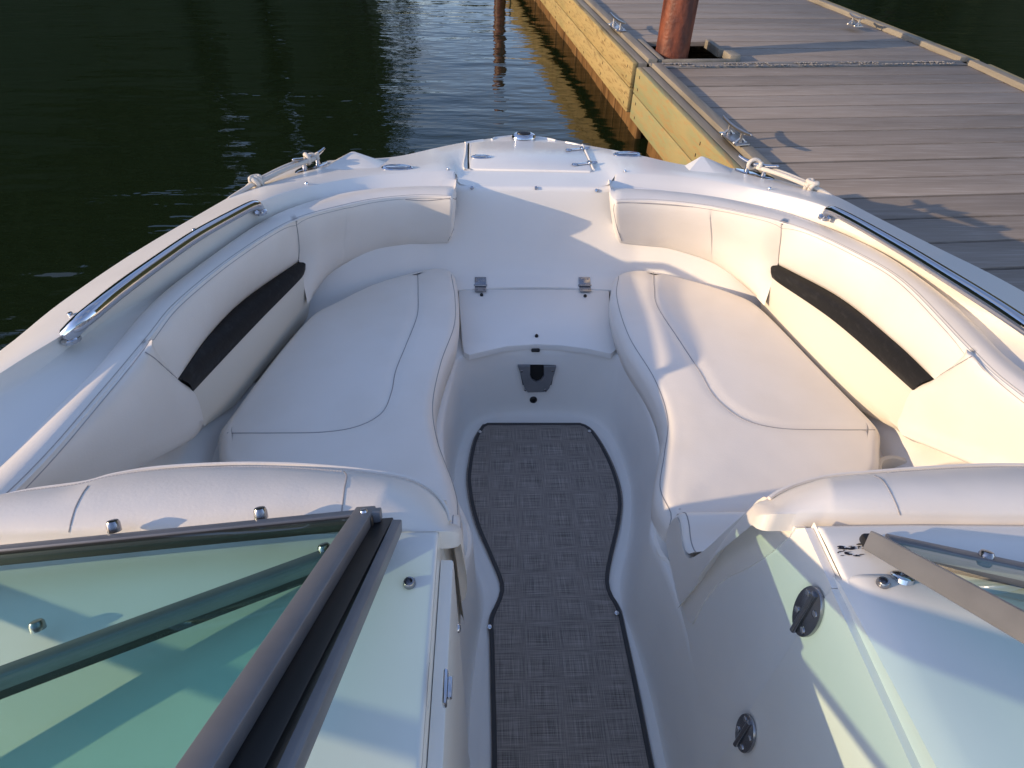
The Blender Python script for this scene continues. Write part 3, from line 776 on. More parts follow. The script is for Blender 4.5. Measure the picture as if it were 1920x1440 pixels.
# ---- backrests that lean on the consoles, facing the bow
ab = {1: dict(rim=[(1443, 941), (1462, 928), (1500, 912), (1560, 898), (1640, 891), (1700, 886), (1780, 881), (1860, 878), (1960, 879), (2200, 885)],
              base=[(1446, 944), (1480, 953), (1530, 961), (1600, 966), (1680, 968), (1780, 969), (1860, 970), (1960, 970), (2200, 972)], cut=[(1640, 891)]),
      -1: dict(rim=[(843, 985), (838, 962), (815, 930), (780, 908), (740, 897), (690, 890), (640, 884), (540, 877), (430, 876), (300, 883), (210, 897), (160, 911), (60, 925), (0, 938), (-200, 985)],
               base=[(836, 996), (820, 996), (760, 997), (690, 998), (600, 999), (480, 1000), (300, 1001), (100, 1003), (-200, 1008)], cut=[(645, 884), (165, 910)])}
for s in (-1, 1):
    d = ab[s]; n = 120
    rim = resample([P(x, y, .905) for x, y in d['rim']], n, smooth=1)
    base = resample([P(x, y, ZD - .004) for x, y in d['base']], n, smooth=1)
    base = [Vector((q.x, min(q.y, .402), q.z)) for q in base]
    ups = []
    def br_(t, k, dy=0): return [a.lerp(b, t) + Vector((0, dy, k * min(1, 6 * i / n + .15))) for i, (a, b) in enumerate(zip(base, rim))]
    low1 = [Vector((q.x, q.y + .02, .86)) for q in rim]; low2 = [Vector((q.x, q.y + .045, .75)) for q in rim]; low3 = [Vector((q.x, q.y + .07, .60)) for q in rim]; low4 = [Vector((q.x, q.y + .10, .455)) for q in rim]
    m = MB().loft([[q + Vector((0, -.002, -.03)) for q in base], br_(0, 0), br_(.06, .008), br_(.25, .019), br_(.5, .024), br_(.75, .020), br_(.9, .011), br_(.965, .004), br_(1, .002),
                   [q + Vector((0, .010, -.010)) for q in rim], low1, low2, low3, low4])
    e0 = [m.v[r * n] for r in range(13)]; cc_ = sum(e0, Vector()) / 13     # rounded inboard end
    e1 = [p.lerp(cc_, .06) + Vector((-s * .006, 0, 0)) for p in e0]; e2 = [p.lerp(cc_, .22) + Vector((-s * .011, 0, 0)) for p in e0]; e3 = [p.lerp(cc_, .5) + Vector((-s * .0135, 0, 0)) for p in e0]
    m.loft([e0, e1, e2, e3]); m.ngon(e3)
    o = m.build('aft_backrest', M['vinyl'], boat, ang=60)
    mb = bvh_of(m)
    # rim welt and stitches
    path = [q + Vector((0, .004, .002)) for q in rim]
    MB().tube(path, .0024, 6).build('welt', M['vinyl'], o)
    st = MB()
    i0, i1_ = (30, 112) if s < 0 else (35, 119)
    dense = resample(rim, 520)
    for i in range(int(520 * i0 / 120), int(520 * i1_ / 120), 3):
        a = dense[i] + Vector((0, -.012, .05)); l, nn, _, _ = mb.ray_cast(a, Vector((0, 0, -1)))
        if l is not None:
            b = dense[min(i + 2, 519)] + Vector((0, -.012, .05)); l2, _, _, _ = mb.ray_cast(b, Vector((0, 0, -1)))
            if l2 is not None: st.tube([l + Vector((0, 0, .0005)), l2 + Vector((0, 0, .0005))], .0008, 5)
    st.build('stitching', M['thread'], o)
    cuts = [[(645, 884), (650, 893), (646, 915), (643, 940), (640, 965), (637, 990)], [(165, 911), (155, 925), (142, 950), (134, 975), (129, 998)]] if s < 0 else [[(1640, 892), (1655, 901), (1668, 920), (1680, 945), (1688, 966)]]
    for cpx in cuts:
        q = on(mb, cpx, -.0003)
        if len(q) > 2: MB().tube(resample(q, 40), .0010, 6).build('seam', M['pipe'], o)
    # inboard side panel of the backrest, running down to the seat base
    fr = [(.471, .882), (.490, .824), (.513, .754), (.538, .672), (.560, .612), (.585, .560), (.615, .547), (.645, .560), (.668, .562), (.684, .535), (.688, .47), (.62, .455), (.54, .465), (.500, .490)]
    bk = [(.497, .54), (.489, .617), (.468, .695), (.440, .765), (.416, .837), (.402, .89), (.398, .920), (.435, .908)]
    sp = resample([Vector((s * (XW - .013), y, z)) for y, z in fr + bk], 60, closed=True)
    sp_m = MB().prism(sp, (s * .016, 0, 0), .004, 3)
    sp_m.v = [Vector((-v.x * s, v.y, v.z)) if False else v for v in sp_m.v]
    sp_m.build('side_panel', M['vinyl'], o)
    # small lumbar bolster showing ahead of it
    lprof = [(.696, .455), (.694, .50), (.689, .54), (.674, .569), (.650, .571), (.62, .557), (.592, .566), (.572, .60), (.56, .62)]
    lprof = resample([Vector((0, y, z)) for y, z in lprof], 26); lm = MB(); cen = Vector((0, .63, .50)); lrows = []
    for x, k in ((.2015, .90), (.204, .96), (.209, .99), (.216, 1.0), (.30, 1.01), (.42, 1.01), (.62, 1.0)):
        lrows.append([Vector((s * x, (cen + (q - cen) * k).y, (cen + (q - cen) * k).z)) for q in lprof])
    lm.loft(lrows)
    lo = lm.build('lumbar_bolster', M['vinyl'], o)
    MB().tube(resample([Vector((s * .2145, (cen + (q - cen) * 1.002).y, (cen + (q - cen) * 1.002).z)) for q in lprof], 30), .0011, 6).build('seam', M['pipe'], lo)

# ---- port side wall details: folded walk-through door with its latch
pd = MB()
pdp = [(.372, .905), (.366, .60), (.350, .20), (-.4, .20), (-.4, .905)]
pd.prism([Vector((-.199 + .02 * (1 - 1), y, z)) for y, z in pdp], (.014, 0, 0), .003)
pdo = pd.build('folding_door', M['gel'], boat)
pl_ = MB(); c = PX(835, 1290, -.184)
pl_.box(c, (.004, .030, .012), None, .0018)
pl_.box(c + Vector((.004, 0, 0)), (.004, .018, .006), None, .001)
pl_.build('latch', M['chrome'], pdo)
q = PX(857, 1178, -.186)
MB().disc(q, (1, 0, .2), .0055, .004, 12).build('snap', M['chrome'], pdo)
MB().box((-.2025, .04, .935), (.003, .42, .012), None).build('opening', M['hole'], boat)

# ---- windscreen
HD = Vector((0, -.86, .51))
def frame(name, quad, wd, th, nrm, parent, mtl, skip=()):
    m = MB()
    for i in range(4):
        if i in skip: continue
        a, b = quad[i], quad[(i + 1) % 4]; m.bar(a, b, wd, th, nrm, .0015)
    return m.build(name, mtl, parent)
for s in (-1, 1):
    nm = 'windscreen'
    if s < 0: b0, b1 = P(655, 1030, .962), P(0, 1272, .985)
    else: b0, b1 = P(1672, 1019, .958), P(1920, 1072, .962)
    dirb = (b1 - b0).normalized(); b2 = b0 + dirb * (.62 if s < 0 else .60)
    up = Vector((s * .02, -.845, .53)).normalized()
    H = .60
    quad = [b0, b2, b2 + up * H, b0 + up * H]
    nrm = dirb.cross(up).normalized()
    if nrm.z < 0: nrm = -nrm
    w = MB(); w.bar(b0 - dirb * .005, b2, .020, .014, nrm, .002); 
    wo = w.build('windscreen', M['alu'], boat)
    MB().bar(b0 + up * H, b2 + up * H, .022, .016, nrm, .002).build('top_rail', M['alu'], wo)
    g = MB(); g.bar(b0 - up * .004 + nrm * -.009, b2 - up * .004 + nrm * -.009, .012, .016, nrm, .002); g.build('gasket', M['rubber'], wo)
    gl = MB(); gl.prism([q + nrm * .001 for q in (b0 + up * .008, b2 + up * .008, b2 + up * (H - .008), b0 + up * (H - .008))], nrm * .004)
    gl.build('glass', M['glass'], wo)
    # inboard post
    pb0 = Vector((s * .248, .352, .962)) if s > 0 else Vector((-.240, .374, .968))
    upp = Vector((0, -.80, .60)) if s > 0 else Vector((-.035, -.86, .51))
    m = MB(); m.bar(pb0, pb0 + upp.normalized() * .62, .010 if s < 0 else .010, .014 if s < 0 else .021, (0, .6, .8) if s < 0 else (.35, .5, .7), .0015)
    m.build('post', M['alu'], wo)
    if s > 0:
        MB().box(pb0 + Vector((.004, .004, -.008)), (.014, .016, .012), None, .003).build('post_foot', M['rubber'], wo)
        p, n = hit(bvh_of(w, cons[1]), 1785, 1036)
        MB().disc(b0 + dirb * .085 + nrm * .006, nrm, .0068, .007, 12).build('screw', M['dark_steel'], wo)
    else:
        for px_, py_ in ((75, 1188), (612, 1043)):
            r_ = ray(px_, py_); t_ = (b0 - CAM).dot(nrm) / r_.dot(nrm); q = CAM + r_ * t_
            MB().disc(q + nrm * .006, nrm, .0065, .007, 12).build('screw', M['dark_steel'], wo)
# opened centre pane, folded over to port
O = P(704, 966, .975); A1 = P(0, 1036, .957); ad = (A1 - O).normalized(); A2 = O + ad * .56
hd_ = Vector((-.058, -.86, .51)).normalized(); hl = .60
nr = ad.cross(hd_).normalized()
if nr.z < 0: nr = -nr
quad = [O, A2, A2 + hd_ * hl, O + hd_ * hl]
m = MB()
m.bar(O - ad * .006, A2, .013, .012, nr, .0015)                 # bottom rail
m.bar(A2, A2 + hd_ * hl, .02, .012, nr, .0015); m.bar(O + hd_ * hl, A2 + hd_ * hl, .02, .012, nr, .0015)
cs = O + ad * .012
m.bar(cs - hd_ * .012, cs + hd_ * hl, .021, .013, nr, .0015)     # hinge-side stile
cw = m.build('centre_windscreen_pane', M['alu'], boat)
g = MB(); g.bar(O + hd_ * .011 - nr * .002, A2 + hd_ * .011 - nr * .002, .010, .012, nr, .002)
g.build('gasket', M['alu_dk'], cw)
g = MB(); g.bar(O - ad * .003 - nr * .014 - hd_ * .006, O - ad * .006 - nr * .014 + hd_ * hl, .027, .016, nr, .001); g.build('hinge_seal', M['rubber'], cw)
gl = MB(); gl.prism([O + hd_ * .01 + ad * .02, A2 + hd_ * .01, A2 + hd_ * hl, O + hd_ * hl + ad * .02], nr * .004); gl.build('glass', M['glass'], cw)
for px_, py_ in ((216, 1001), (491, 977)):
    r_ = ray(px_, py_); t_ = (O - CAM).dot(nr) / r_.dot(nr); q = CAM + r_ * t_
    k = MB(); k.disc(q + nr * .005, nr, .0068, .010, 12); k.build('screw', M['dark_steel'], cw)
q = O + hd_ * .004 + ad * .010; MB().disc(q + nr * .006, nr, .004, .003, 10).build('screw', M['chrome'], cw)

# ---------------------------------------------------------------- deck hardware
allb = bvh_of(deck, wall, hd, cons[1], cons[-1])
rails = {-1: [(487, 392), (484, 386), (474, 385), (440, 402), (370, 441), (300, 489), (230, 540), (180, 580), (150, 605), (128, 628)],
         1: [(1549, 402), (1553, 396), (1566, 397), (1620, 425), (1700, 471), (1780, 520), (1860, 570), (1935, 620), (2000, 664), (2040, 694)]}
for s in (-1, 1):
    pts = []
    n = len(rails[s])
    for i, (x, y) in enumerate(rails[s]):
        h = .024 if 1 < i < n - 2 else (-.004 if i in (0, n - 1) else .016)
        pts.append(P(x, y, lambda yy, h=h: zr(yy) + h - .004))
    path = resample(pts, 60)
    rad = [.0115 + .003 * min(1, i / 45) for i in range(60)]
    m = MB().tube(path, rad, 14)
    for e in (path[0], path[-1]): m.sphere(e, .0118, 10, 8)
    ro = m.build('grab_rail', M['steel'], boat)
    for e in (path[0], path[-1]):
        ft = MB(); ft.disc(e + Vector((0, 0, -.010)), (0, 0, 1), .017, .008, 18)
        ft.build('rail_foot', M['steel'], ro)
# snaps round the coaming
for q in ((133, 591), (365, 433), (575, 345), (840, 318), (885, 353), (1005, 353), (1118, 357), (1172, 322), (1443, 355)):
    p, n = hit(deck_bvh if q[1] != 353 and q[1] != 357 else bvh_of(deck, wall), *q)
    if p: MB().disc(p, n, .0055, .006, 12).build('snap', M['chrome'], boat)
# bow light
p, n = hit(deck_bvh, 982, 262)
m = MB(); c = p + Vector((0, .012, .0))
def ring3(c, rx, ry, z, k=28): return [Vector((c.x + rx * math.cos(2 * math.pi * i / k), c.y + ry * math.sin(2 * math.pi * i / k), c.z + z)) for i in range(k)]
m.loft([ring3(c, .047, .036, -.004), ring3(c, .047, .036, .008), ring3(c, .043, .032, .016), ring3(c, .032, .024, .021), ring3(c, .029, .021, .0205)], closed=True)
m.ngon(ring3(c, .029, .021, .0205)); lo = m.build('bow_light', M['chrome'], boat)
m = MB(); m.loft([ring3(c, .0285, .0205, .018), ring3(c, .026, .018, .024), ring3(c, .014, .010, .027)], closed=True); m.ngon(ring3(c, .014, .010, .027)); m.build('lens', M['rubber'], lo)
# raised rim around the bow tip
for pix in ([(922, 262), (935, 257), (960, 255.5), (1010, 258), (1030, 261), (1042, 264)], [(872, 268), (890, 265), (906, 263)], [(1061, 267), (1080, 271), (1092, 275)]):
    q = on(deck_bvh, pix, .0)
    if len(q) > 2: MB().tube(resample(q, 20), .0045, 8).build('toe_rail', M['gel'], boat)
# anchor locker hatch
hat = [(884, 271), (905, 268), (985, 267), (1060, 271), (1088, 275), (1098, 292), (1110, 321), (1106, 323), (1000, 321), (890, 319), (881, 318), (882, 295)]
hp = [hit(deck_bvh, *q)[0] for q in hat]; hp = [q for q in hp if q is not None]
m = MB().prism([q + Vector((0, 0, -.003)) for q in hp], (0, 0, .009), .003); hato = m.build('anchor_hatch', M['gel'], boat)
hatb = bvh_of(m)
q = on(deck_bvh, [(874, 272), (873, 290), (870, 305), (870, 317), (876, 319), (882, 318), (881, 300), (882, 272)], .002)
MB().tube(resample(q, 30), .0032, 8).build('hatch_gutter', M['gel'], hato)
q = on(deck_bvh, [(878.5, 270), (878, 295), (878.5, 318)], .0014)
MB().tube(resample(q, 12), .003, 6).build('gutter_gap', M['hole'], hato)
p, n = hit(hatb, 902, 295)
m = MB(); c = p
m.loft([ring3(c, .036, .020, -.001), ring3(c, .036, .020, .003), ring3(c, .030, .015, .0045), ring3(c, .024, .010, .002)], closed=True); m.ngon(ring3(c, .024, .010, .002))
m.bar(c + Vector((-.022, 0, .006)), c + Vector((.018, 0, .006)), .014, .006, (0, 0, 1), .002); m.build('latch', M['chrome'], hato)
for a, b in (((1066, 283), (1100, 282)), ((1078, 310.5), (1114, 309))):
    p0, _ = hit(hatb, *a); p1, _ = hit(deck_bvh, *b)
    m = MB(); p0 = p0 + Vector((0, 0, .004)); p1 = p1 + Vector((0, 0, .009))
    m.bar(p0, p0.lerp(p1, .8), .013, .005, (0, 0, 1), .002); m.sphere(p0, .010, 10, 6, (1.2, 1, .5)); m.sphere(p0.lerp(p1, .72), .010, 10, 6, (.7, 1.2, .9)); m.sphere(p1, .009, 10, 6, (1.2, 1, .5))
    m.build('hinge', M['chrome'], hato)
q = on(deck_bvh, [(1092, 274), (1102, 295), (1113, 321)], .004); MB().tube(resample(q, 12), .0045, 8).build('hatch_edge', M['gel'], hato)
# flush pop-up fittings either side of the bow
for px_, py_ in ((745, 316), (1176, 291)):
    p, n = hit(deck_bvh, px_, py_)
    m = MB(); c = p if p is not None else P(px_, py_, lambda y: zs(y) + .006)
    def rr(a, b, z): return ring3(c, a, b, z)
    m.loft([rr(.052, .026, -.004), rr(.052, .026, .004), rr(.046, .021, .007), rr(.040, .017, .0035)], closed=True); m.ngon(rr(.040, .017, .0035))
    m.bar(c + Vector((-.036, 0, .007)), c + Vector((.036, 0, .007)), .014, .008, (0, 0, 1), .003); m.build('pop_up_cleat', M['chrome'], boat)
# horn cleats with the mooring ropes
def cleat(name, a, b, h, rad, parent, base_n, mtl, oval=True):
    """a, b: tips of the bar at deck height"""
    a, b = Vector(a), Vector(b); m = MB(); d = b - a; c = (a + b) / 2; u = d.normalized(); L = d.length
    bar = []; rd = []
    for k in range(13):
        t = -1 + 2 * k / 12; bar.append(c + u * (L / 2) * t + Vector((0, 0, h + .012 * t * t * 1.0))); rd.append(rad * (1 - .35 * t * t))
    m.tube(bar, rd, 10)
    for k in (0, -1): m.sphere(bar[k], rd[k], 8, 6)
    sd = u.cross(Vector((0, 0, 1)))
    for t in (-.22, .22):
        p = c + u * L * t; m.tube([p + Vector((0, 0, -.004)), p + Vector((0, 0, h * .6)), p + Vector((0, 0, h))], [rad * 1.25, rad * .85, rad * .9], 10)
        if not oval:
            for k in (-1, 1): m.tube([p + sd * .024 * k + Vector((0, 0, .006)), p + Vector((0, 0, h * .55))], rad * .6, 8); m.disc(p + sd * .026 * k + Vector((0, 0, .0)), (0, 0, 1), .009, .010, 10)
    if oval:
        ov = [c + u * (L * .52) * math.cos(2 * math.pi * k / 28) + sd * .024 * math.sin(2 * math.pi * k / 28) - Vector((0, 0, .004)) for k in range(28)]
        m.prism(ov, (0, 0, .009), .003)
    else:
        m.prism([c + u * L * i + sd * .034 * j for i, j in ((-.34, -1), (.34, -1), (.34, 1), (-.34, 1))], (0, 0, .006), .002)
    return m.build(name, mtl, parent), c, u
zdk = lambda y: zs(y) + .012
cl = {}
for s, (a, b) in {-1: ((556, 326), (612, 304)), 1: ((1380, 318), (1450, 338))}.items():
    pa, pb_ = P(*a, zdk), P(*b, zdk); cl[s] = cleat('horn_cleat', pa, pb_, .034, .0075, boat, None, M['steel'])
rope_lab = {-1: 'pale braided rope knotted on the cleat over the open-water side of the bow', 1: 'pale braided rope knotted on the cleat next to the dock'}
for s in (-1, 1):
    o, c, u = cl[s]
    kp = P(480, 342, lambda y: zs(y) + .030) if s < 0 else P(1522, 349, lambda y: zs(y) + .028)
    e_ = P(437, 369, lambda y: zs(y) + .010) if s < 0 else P(1549, 363, lambda y: zs(y) + .010)
    over = [e_, e_ + Vector((s * .010, -.025, -.004)), e_ + Vector((s * .021, -.045, -.030)), e_ + Vector((s * .023, -.06, -.12))]
    m = MB(); up = Vector((0, 0, 1)); sd = u.cross(up)
    st_ = c + Vector((0, 0, .030))
    for k in (-1, 1):                                  # two strands from the cleat to the knot
        m.tube(resample([st_ + sd * .010 * k + u * .01 * k, st_.lerp(kp, .5) + sd * .008 * k + up * .004, kp + sd * .006 * k], 20), .0072, 10)
    loopz = []
    for k in range(26):                                # turns round the cleat
        a = 2 * math.pi * k / 12; loopz.append(c + u * (.022 * math.cos(a / 2)) + sd * .014 * math.cos(a) + up * (.026 + .012 * math.sin(a) + .0006 * k))
    m.tube(resample(loopz, 90), .0070, 10)
    kd = (kp - st_).normalized(); ks = kd.cross(up).normalized(); ku = ks.cross(kd)
    for off in (-.009, .006):
        ring = [kp + kd * (off + .006 * math.sin(a)) + (ks * math.cos(a) + ku * math.sin(a)) * .0125 for a in [2 * math.pi * i / 22 for i in range(23)]]
        m.tube(ring, .0072, 10)
    ring = [kp + kd * .016 * math.cos(a) + ks * .011 * math.sin(a) + ku * .013 for a in [2 * math.pi * i / 18 for i in range(13)]]
    m.tube(ring, .0070, 10)
    tail = over + [Vector((over[-1].x + s * .004, over[-1].y - .04, .34))]
    m.tube(resample([kp] + tail, 30), .0070, 10)
    if s < 0: m.tube(resample([kp + ks * .012] + [q + Vector((.010, .004, -.002)) for q in over], 24), .006, 8)
    ro = m.build('mooring_rope', M['rope'], None, ang=80, label=rope_lab[s], category='rope', group='mooring ropes on the bow cleats')

# ================================================================ DOCK
ZK = .455
def line(a, b):
    pa, pb_ = P(*a, ZK), P(*b, ZK); return pa, (pa - pb_).normalized()      # direction runs away from the boat's stern
def sect(lab, Ledge, Redge, acr, y0, y1, pine, hole=None, seed=0):
    """Ledge, Redge: (point, direction) of the decking's long edges; acr: direction of the boards"""
    d = Ledge[1]; at = lambda y: Ledge[0] + d * ((y - Ledge[0].y) / d.y)
    def to_right(p):                                   # where the board starting at p meets the far edge
        e = Redge[1]; w = Redge[0] - p; k = (w.x * e.y - w.y * e.x) / (acr.x * e.y - acr.y * e.x); return p + acr * k
    L0, L1 = at(y0), at(y1); R0, R1 = to_right(L0), to_right(L1)
    root = empty('dock_section', L0, lab, 'dock', 'floating dock sections'); rg = random.Random(seed)
    Lg = (L1 - L0).length; n = round(Lg / .1765); pitch = Lg / n
    dk = MB()
    for i in range(n):
        t0 = i * pitch; t1 = min(Lg, t0 + pitch - rg.uniform(.011, .015)); a, b = L0 + d * t0, L0 + d * t1
        z = rg.uniform(-.0015, .0015); ra, rb = to_right(a), to_right(b)
        if hole and t1 < hole[1] + .09: a, b = a + acr * hole[0], b + acr * hole[0]
        dk.prism([Vector((q.x, q.y, ZK - .028 + z)) for q in (a, ra, rb, b)], (0, 0, .028), .003)
    dk.build('decking', M['deckboard'], root)
    for e0, e1, sg in ((L0, L1, -1), (R0, R1, 1)):
        dd = (e1 - e0).normalized(); sd = Vector((dd.y, -dd.x, 0)) * sg; Le = (e1 - e0).length
        M3 = Matrix((Vector((dd.y, -dd.x, 0)), dd, Vector((0, 0, 1)))).transposed()
        MB().prism([e0 + sd * .002, e1 + sd * .002, e1 + sd * .058, e0 + sd * .058], (0, 0, .030), .004).build('kerb', M['curb'], root)
        MB().prism([q + Vector((0, 0, -.05)) for q in (e0 + sd * .064, e1 + sd * .064, e1 + sd * .116, e0 + sd * .116)], (0, 0, .058), .006).build('cap_timber', M['curb'], root)
        c = (e0 + e1) / 2 + sd * .136
        planks = []
        for zc, hh, mm in ((ZK - .064, .144, pine[0]), (ZK - .212, .144, pine[1])):
            planks.append(MB().box((c.x, c.y, zc), (.036, Le, hh), M3, .007, 2).build('side_plank', mm, root))
        if sg < 0:
            src = None
            for t in [.10 + k * .62 for k in range(int(Le / .62))] + [Le - .1]:
                for zc, pk in ((ZK - .03, 0), (ZK - .10, 0), (ZK - .18, 1), (ZK - .25, 1)):
                    q = e0 + dd * (t + rg.uniform(-.02, .02)) + sd * .1545; q.z = zc + rg.uniform(-.008, .008); par = planks[pk]
                    if src is None:
                        src = MB().box(q, (.003, .007, .016), M3, .001).build('bolt_head', M['hole'], par); base_q = q.copy(); base_o = Vector(src['_w'])
                    else:
                        c2 = src.copy(); col.objects.link(c2); c2.parent = par; c2.location = base_o + (q - base_q) - Vector(par['_w'])
        uw = MB()
        for k in range(int(Le / .2)):
            q = e0 + dd * (.2 * k + .1) + sd * (.04 + rg.uniform(-.008, .008)); uw.box((q.x, q.y, -.03), (.04, .188, .62), M3, .004)
        uw.build('skirt', M['underwood'], root)
    return dict(root=root, at=at, acr=acr, d=d, L0=L0, L1=L1, R0=R0, R1=R1)
L1e = line((1105, 0), (1226.7, 115)); R1e = line((1513, 0), (1800, 117)); L2e = line((1245, 133), (1452, 327)); R2e = line((1815, 123), (1920, 172))
acr1 = (P(1430, 72, ZK) - P(1300, 72.6, ZK)).normalized(); acr1 = (P(1795, 117, ZK) - P(1235, 121, ZK)).normalized()
acr2 = (P(1920, 266, ZK) - P(1403, 277, ZK)).normalized()
yj = P(1236, 121, ZK).y
S1 = sect('farther dock section, with the rusty steel pile rising through its corner', L1e, R1e, acr1, yj + .01, 17.0, (M['pine'], M['pine']), hole=(.50, .50), seed=1)
S2 = sect('nearer dock section, alongside the moored motorboat', L2e, R2e, acr2, -1.5, yj - .075, (M['pine2'], M['pine2']), seed=2)
# joint between the two sections: metal strip crusted with pale debris
jn = MB(); a = S2['L1'] + S2['d'] * .012; b = S2['R1'] + S2['d'] * .012; ac = (b - a).normalized(); jl = (b - a).length; fw_ = Vector((-ac.y, ac.x, 0))
jn.bar(a + fw_ * .012 - ac * .05, b + fw_ * .012, .05, .012, (0, 0, 1), .004); jn.bar(a + fw_ * .058 - ac * .05, b + fw_ * .058, .03, .018, (0, 0, 1), .004)
jo = jn.build('hinge_strip', M['joint'], S2['root'])
db = MB(); rg = random.Random(3)
for t0, t1, w, dn in ((.02, .2, .03, 60), (.42, .72, .03, 60), (.86, 1.02, .03, 50), (1.16, 1.42, .03, 70), (1.66, 1.86, .03, 60), (.1, 1.9, -.014, 170)):
    for _ in range(dn):
        q = a + ac * (rg.uniform(t0, t1) * jl / 2.0) + fw_ * (w + rg.gauss(0, .005)); db.sphere(q + Vector((0, 0, .012)), rg.uniform(.002, .007), 6, 4, (1.5, 1, .7))
db.build('crusted_debris', M['debris'], jo, kind='stuff')
# boards framing the opening for the pile
fr_ = MB(); L0 = S1['L0']; d1, a1 = S1['d'], S1['acr']
def s1p(u, v, z=0): return L0 + a1 * u + d1 * v + Vector((0, 0, z))
fr_.bar(s1p(.03, .02, .012), s1p(.03, .50, .012), .035, .03, (0, 0, 1), .004)
fr_.bar(s1p(.46, .16, .020), s1p(.46, .40, .020), .035, .05, (0, 0, 1), .004); fr_.bar(s1p(.50, .02, .020), s1p(.50, .14, .020), .07, .045, (0, 0, 1), .006)
fr_.bar(s1p(.03, .02, .008), s1p(.50, .02, .008), .03, .025, (0, 0, 1), .004)
fr_.build('pile_guide', M['curb'], S1['root'])
# steel pile
pc = (P(1229, 112, ZK) + P(1290, 112, ZK)) / 2; prad = (P(1290, 112, ZK) - P(1229, 112, ZK)).length / 2
pc = pc + Vector((.02, .10, 0))
pm = MB(); pm.tube([Vector((pc.x, pc.y, z)) for z in (-.8, .2, .8, 1.6, 2.4, 3.2, 4.0)], prad, 40); pm.tube([Vector((pc.x, pc.y, z)) for z in (3.99, 4.03)], prad * 1.02, 40)
pile = pm.build('steel_pile', M['rust'], None, label='rusty brown steel pipe pile standing through the dock corner', category='pile', group='steel piles of the dock')
pq = P(938, -118, ZK); pm = MB(); pm.tube([Vector((pq.x, pq.y, z)) for z in (-.8, .2, .6, 1.0, 1.35)], prad * .8, 28)
pm.build('steel_pile', M['rust'], None, label='farther rusty pile up the dock, showing only as a wavy brown reflection', category='pile', group='steel piles of the dock')
# dock cleats on the kerbs
for nm, t, S, pixs in (('a', 0, S2, ((1355, 226), (1406, 262))), ('b', 0, S1, ((1144, 30), (1172, 50))), ('c', 0, S1, ((1592, 31), (1620, 40)))):
    pa, pb_ = P(*pixs[0], ZK + .075), P(*pixs[1], ZK + .075)
    pa.z = pb_.z = ZK + .034
    cleat('dock_cleat', pa, pb_, .048, .0085, S['root'], None, M['alu_bright'], oval=False)

# ================================================================ WATER, BANKS, TREES
w = MB(); w.ngon([(-220, -160, 0), (220, -160, 0), (220, 260, 0), (-220, 260, 0)])
wo = w.build('water', M['water'], None, kind='structure')
def bank(name, pts, depth, h, seed):
    rg = random.Random(seed); m = MB(); pts = resample([Vector((x, y, 0)) for x, y in pts], 260); rows = []
    for k in range(9):
        t = k / 8; row = []
        for i, p in enumerate(pts):
            o_ = Vector((p.x, p.y - 0, 0)).normalized(); q = p + o_ * depth * t
            row.append(Vector((q.x, q.y, -.5 + h * (t ** .7) * low(math.degrees(math.atan2(p.x, p.y))) + (rg.uniform(-.4, .4) if k else 0))))
        rows.append(row)
    m.loft(rows); return m.build(name, M['earth'], None, kind='structure')
low = lambda az: .12 if -9 < az < 21 else (.55 if -18.4 < az < -17.0 or -24 < az < -22.4 else 1.0)
def trees(name, specs, seed, label, step=1):
    """leaf sprays on trunks, one mass of wood along the bank"""
    rg = random.Random(seed); lf = MB(); tk = MB()
    for x, y, h, wd in specs:
        z0 = 1.0; tk.tube([(x, y, z0 - 1), (x + rg.uniform(-.3, .3), y, z0 + h * .5), (x + rg.uniform(-.4, .4), y, z0 + h * .92)], [.28, .18, .05], 7)
        cl_ = []
        for _ in range(46):
            t = rg.random() ** .8; rad = wd * (1.0 - .75 * t) * rg.uniform(.3, 1.0); a = rg.uniform(0, 6.283)
            cl_.append((Vector((x + math.cos(a) * rad, y + math.sin(a) * rad, z0 + h * (.10 + .88 * t))), wd * rg.uniform(.22, .42)))
        for c, r in cl_:
            for _ in range(26):
                v = Vector((rg.gauss(0, 1), rg.gauss(0, 1), rg.gauss(0, .7))).normalized() * r * rg.uniform(.4, 1); p = c + v
                s_ = rg.uniform(.25, .55); u = Vector((rg.gauss(0, 1), rg.gauss(0, 1), rg.gauss(0, 1))).normalized(); q = u.orthogonal().normalized()
                lf.add([p - u * s_, p + q * s_ * .6, p + u * s_, p - q * s_ * .6], [(0, 1, 2, 3)])
    o = lf.build(name, M['leaf'], None, ang=180, recalc=False, kind='stuff'); o['label'] = label; o['category'] = 'trees'
    tk.build('trunks', M['bark'], o); return o
def polar(az, r): return (r * math.sin(R(az)), r * math.cos(R(az)))
bank('far_bank', [polar(a, r) for a, r in ((-72, 30), (-60, 31), (-45, 34), (-30, 40), (-11, 50), (-8.4, 95), (2, 120), (14, 110), (22, 50), (34, 30), (48, 26), (66, 26), (85, 30))], 26, 34, 4)
rg = random.Random(11); sp = []
for a in [-80 + k * 2.1 for k in range(34)]:
    if -24.8 < a < -21.7 or -18.6 < a < -16.9: continue
    r = 36 + (a + 72) * .28 + rg.uniform(-1, 3); x, y = polar(a + rg.uniform(-1, 1), r); sp.append((x, y, rg.uniform(20, 28), rg.uniform(3.8, 5.4)))
for a in range(24, 84, 5):
    r = 33 + rg.uniform(-2, 3); x, y = polar(a + rg.uniform(-1, 1), r); sp.append((x, y, rg.uniform(15, 22), rg.uniform(3.6, 5)))
for a in range(-10, 22, 3):
    x, y = polar(a, 125 + rg.uniform(-4, 6)); sp.append((x, y, rg.uniform(9, 16), rg.uniform(4, 6)))
trees('treeline', sp, 21, 'dense dark green wood along the far bank, mirrored in the water')

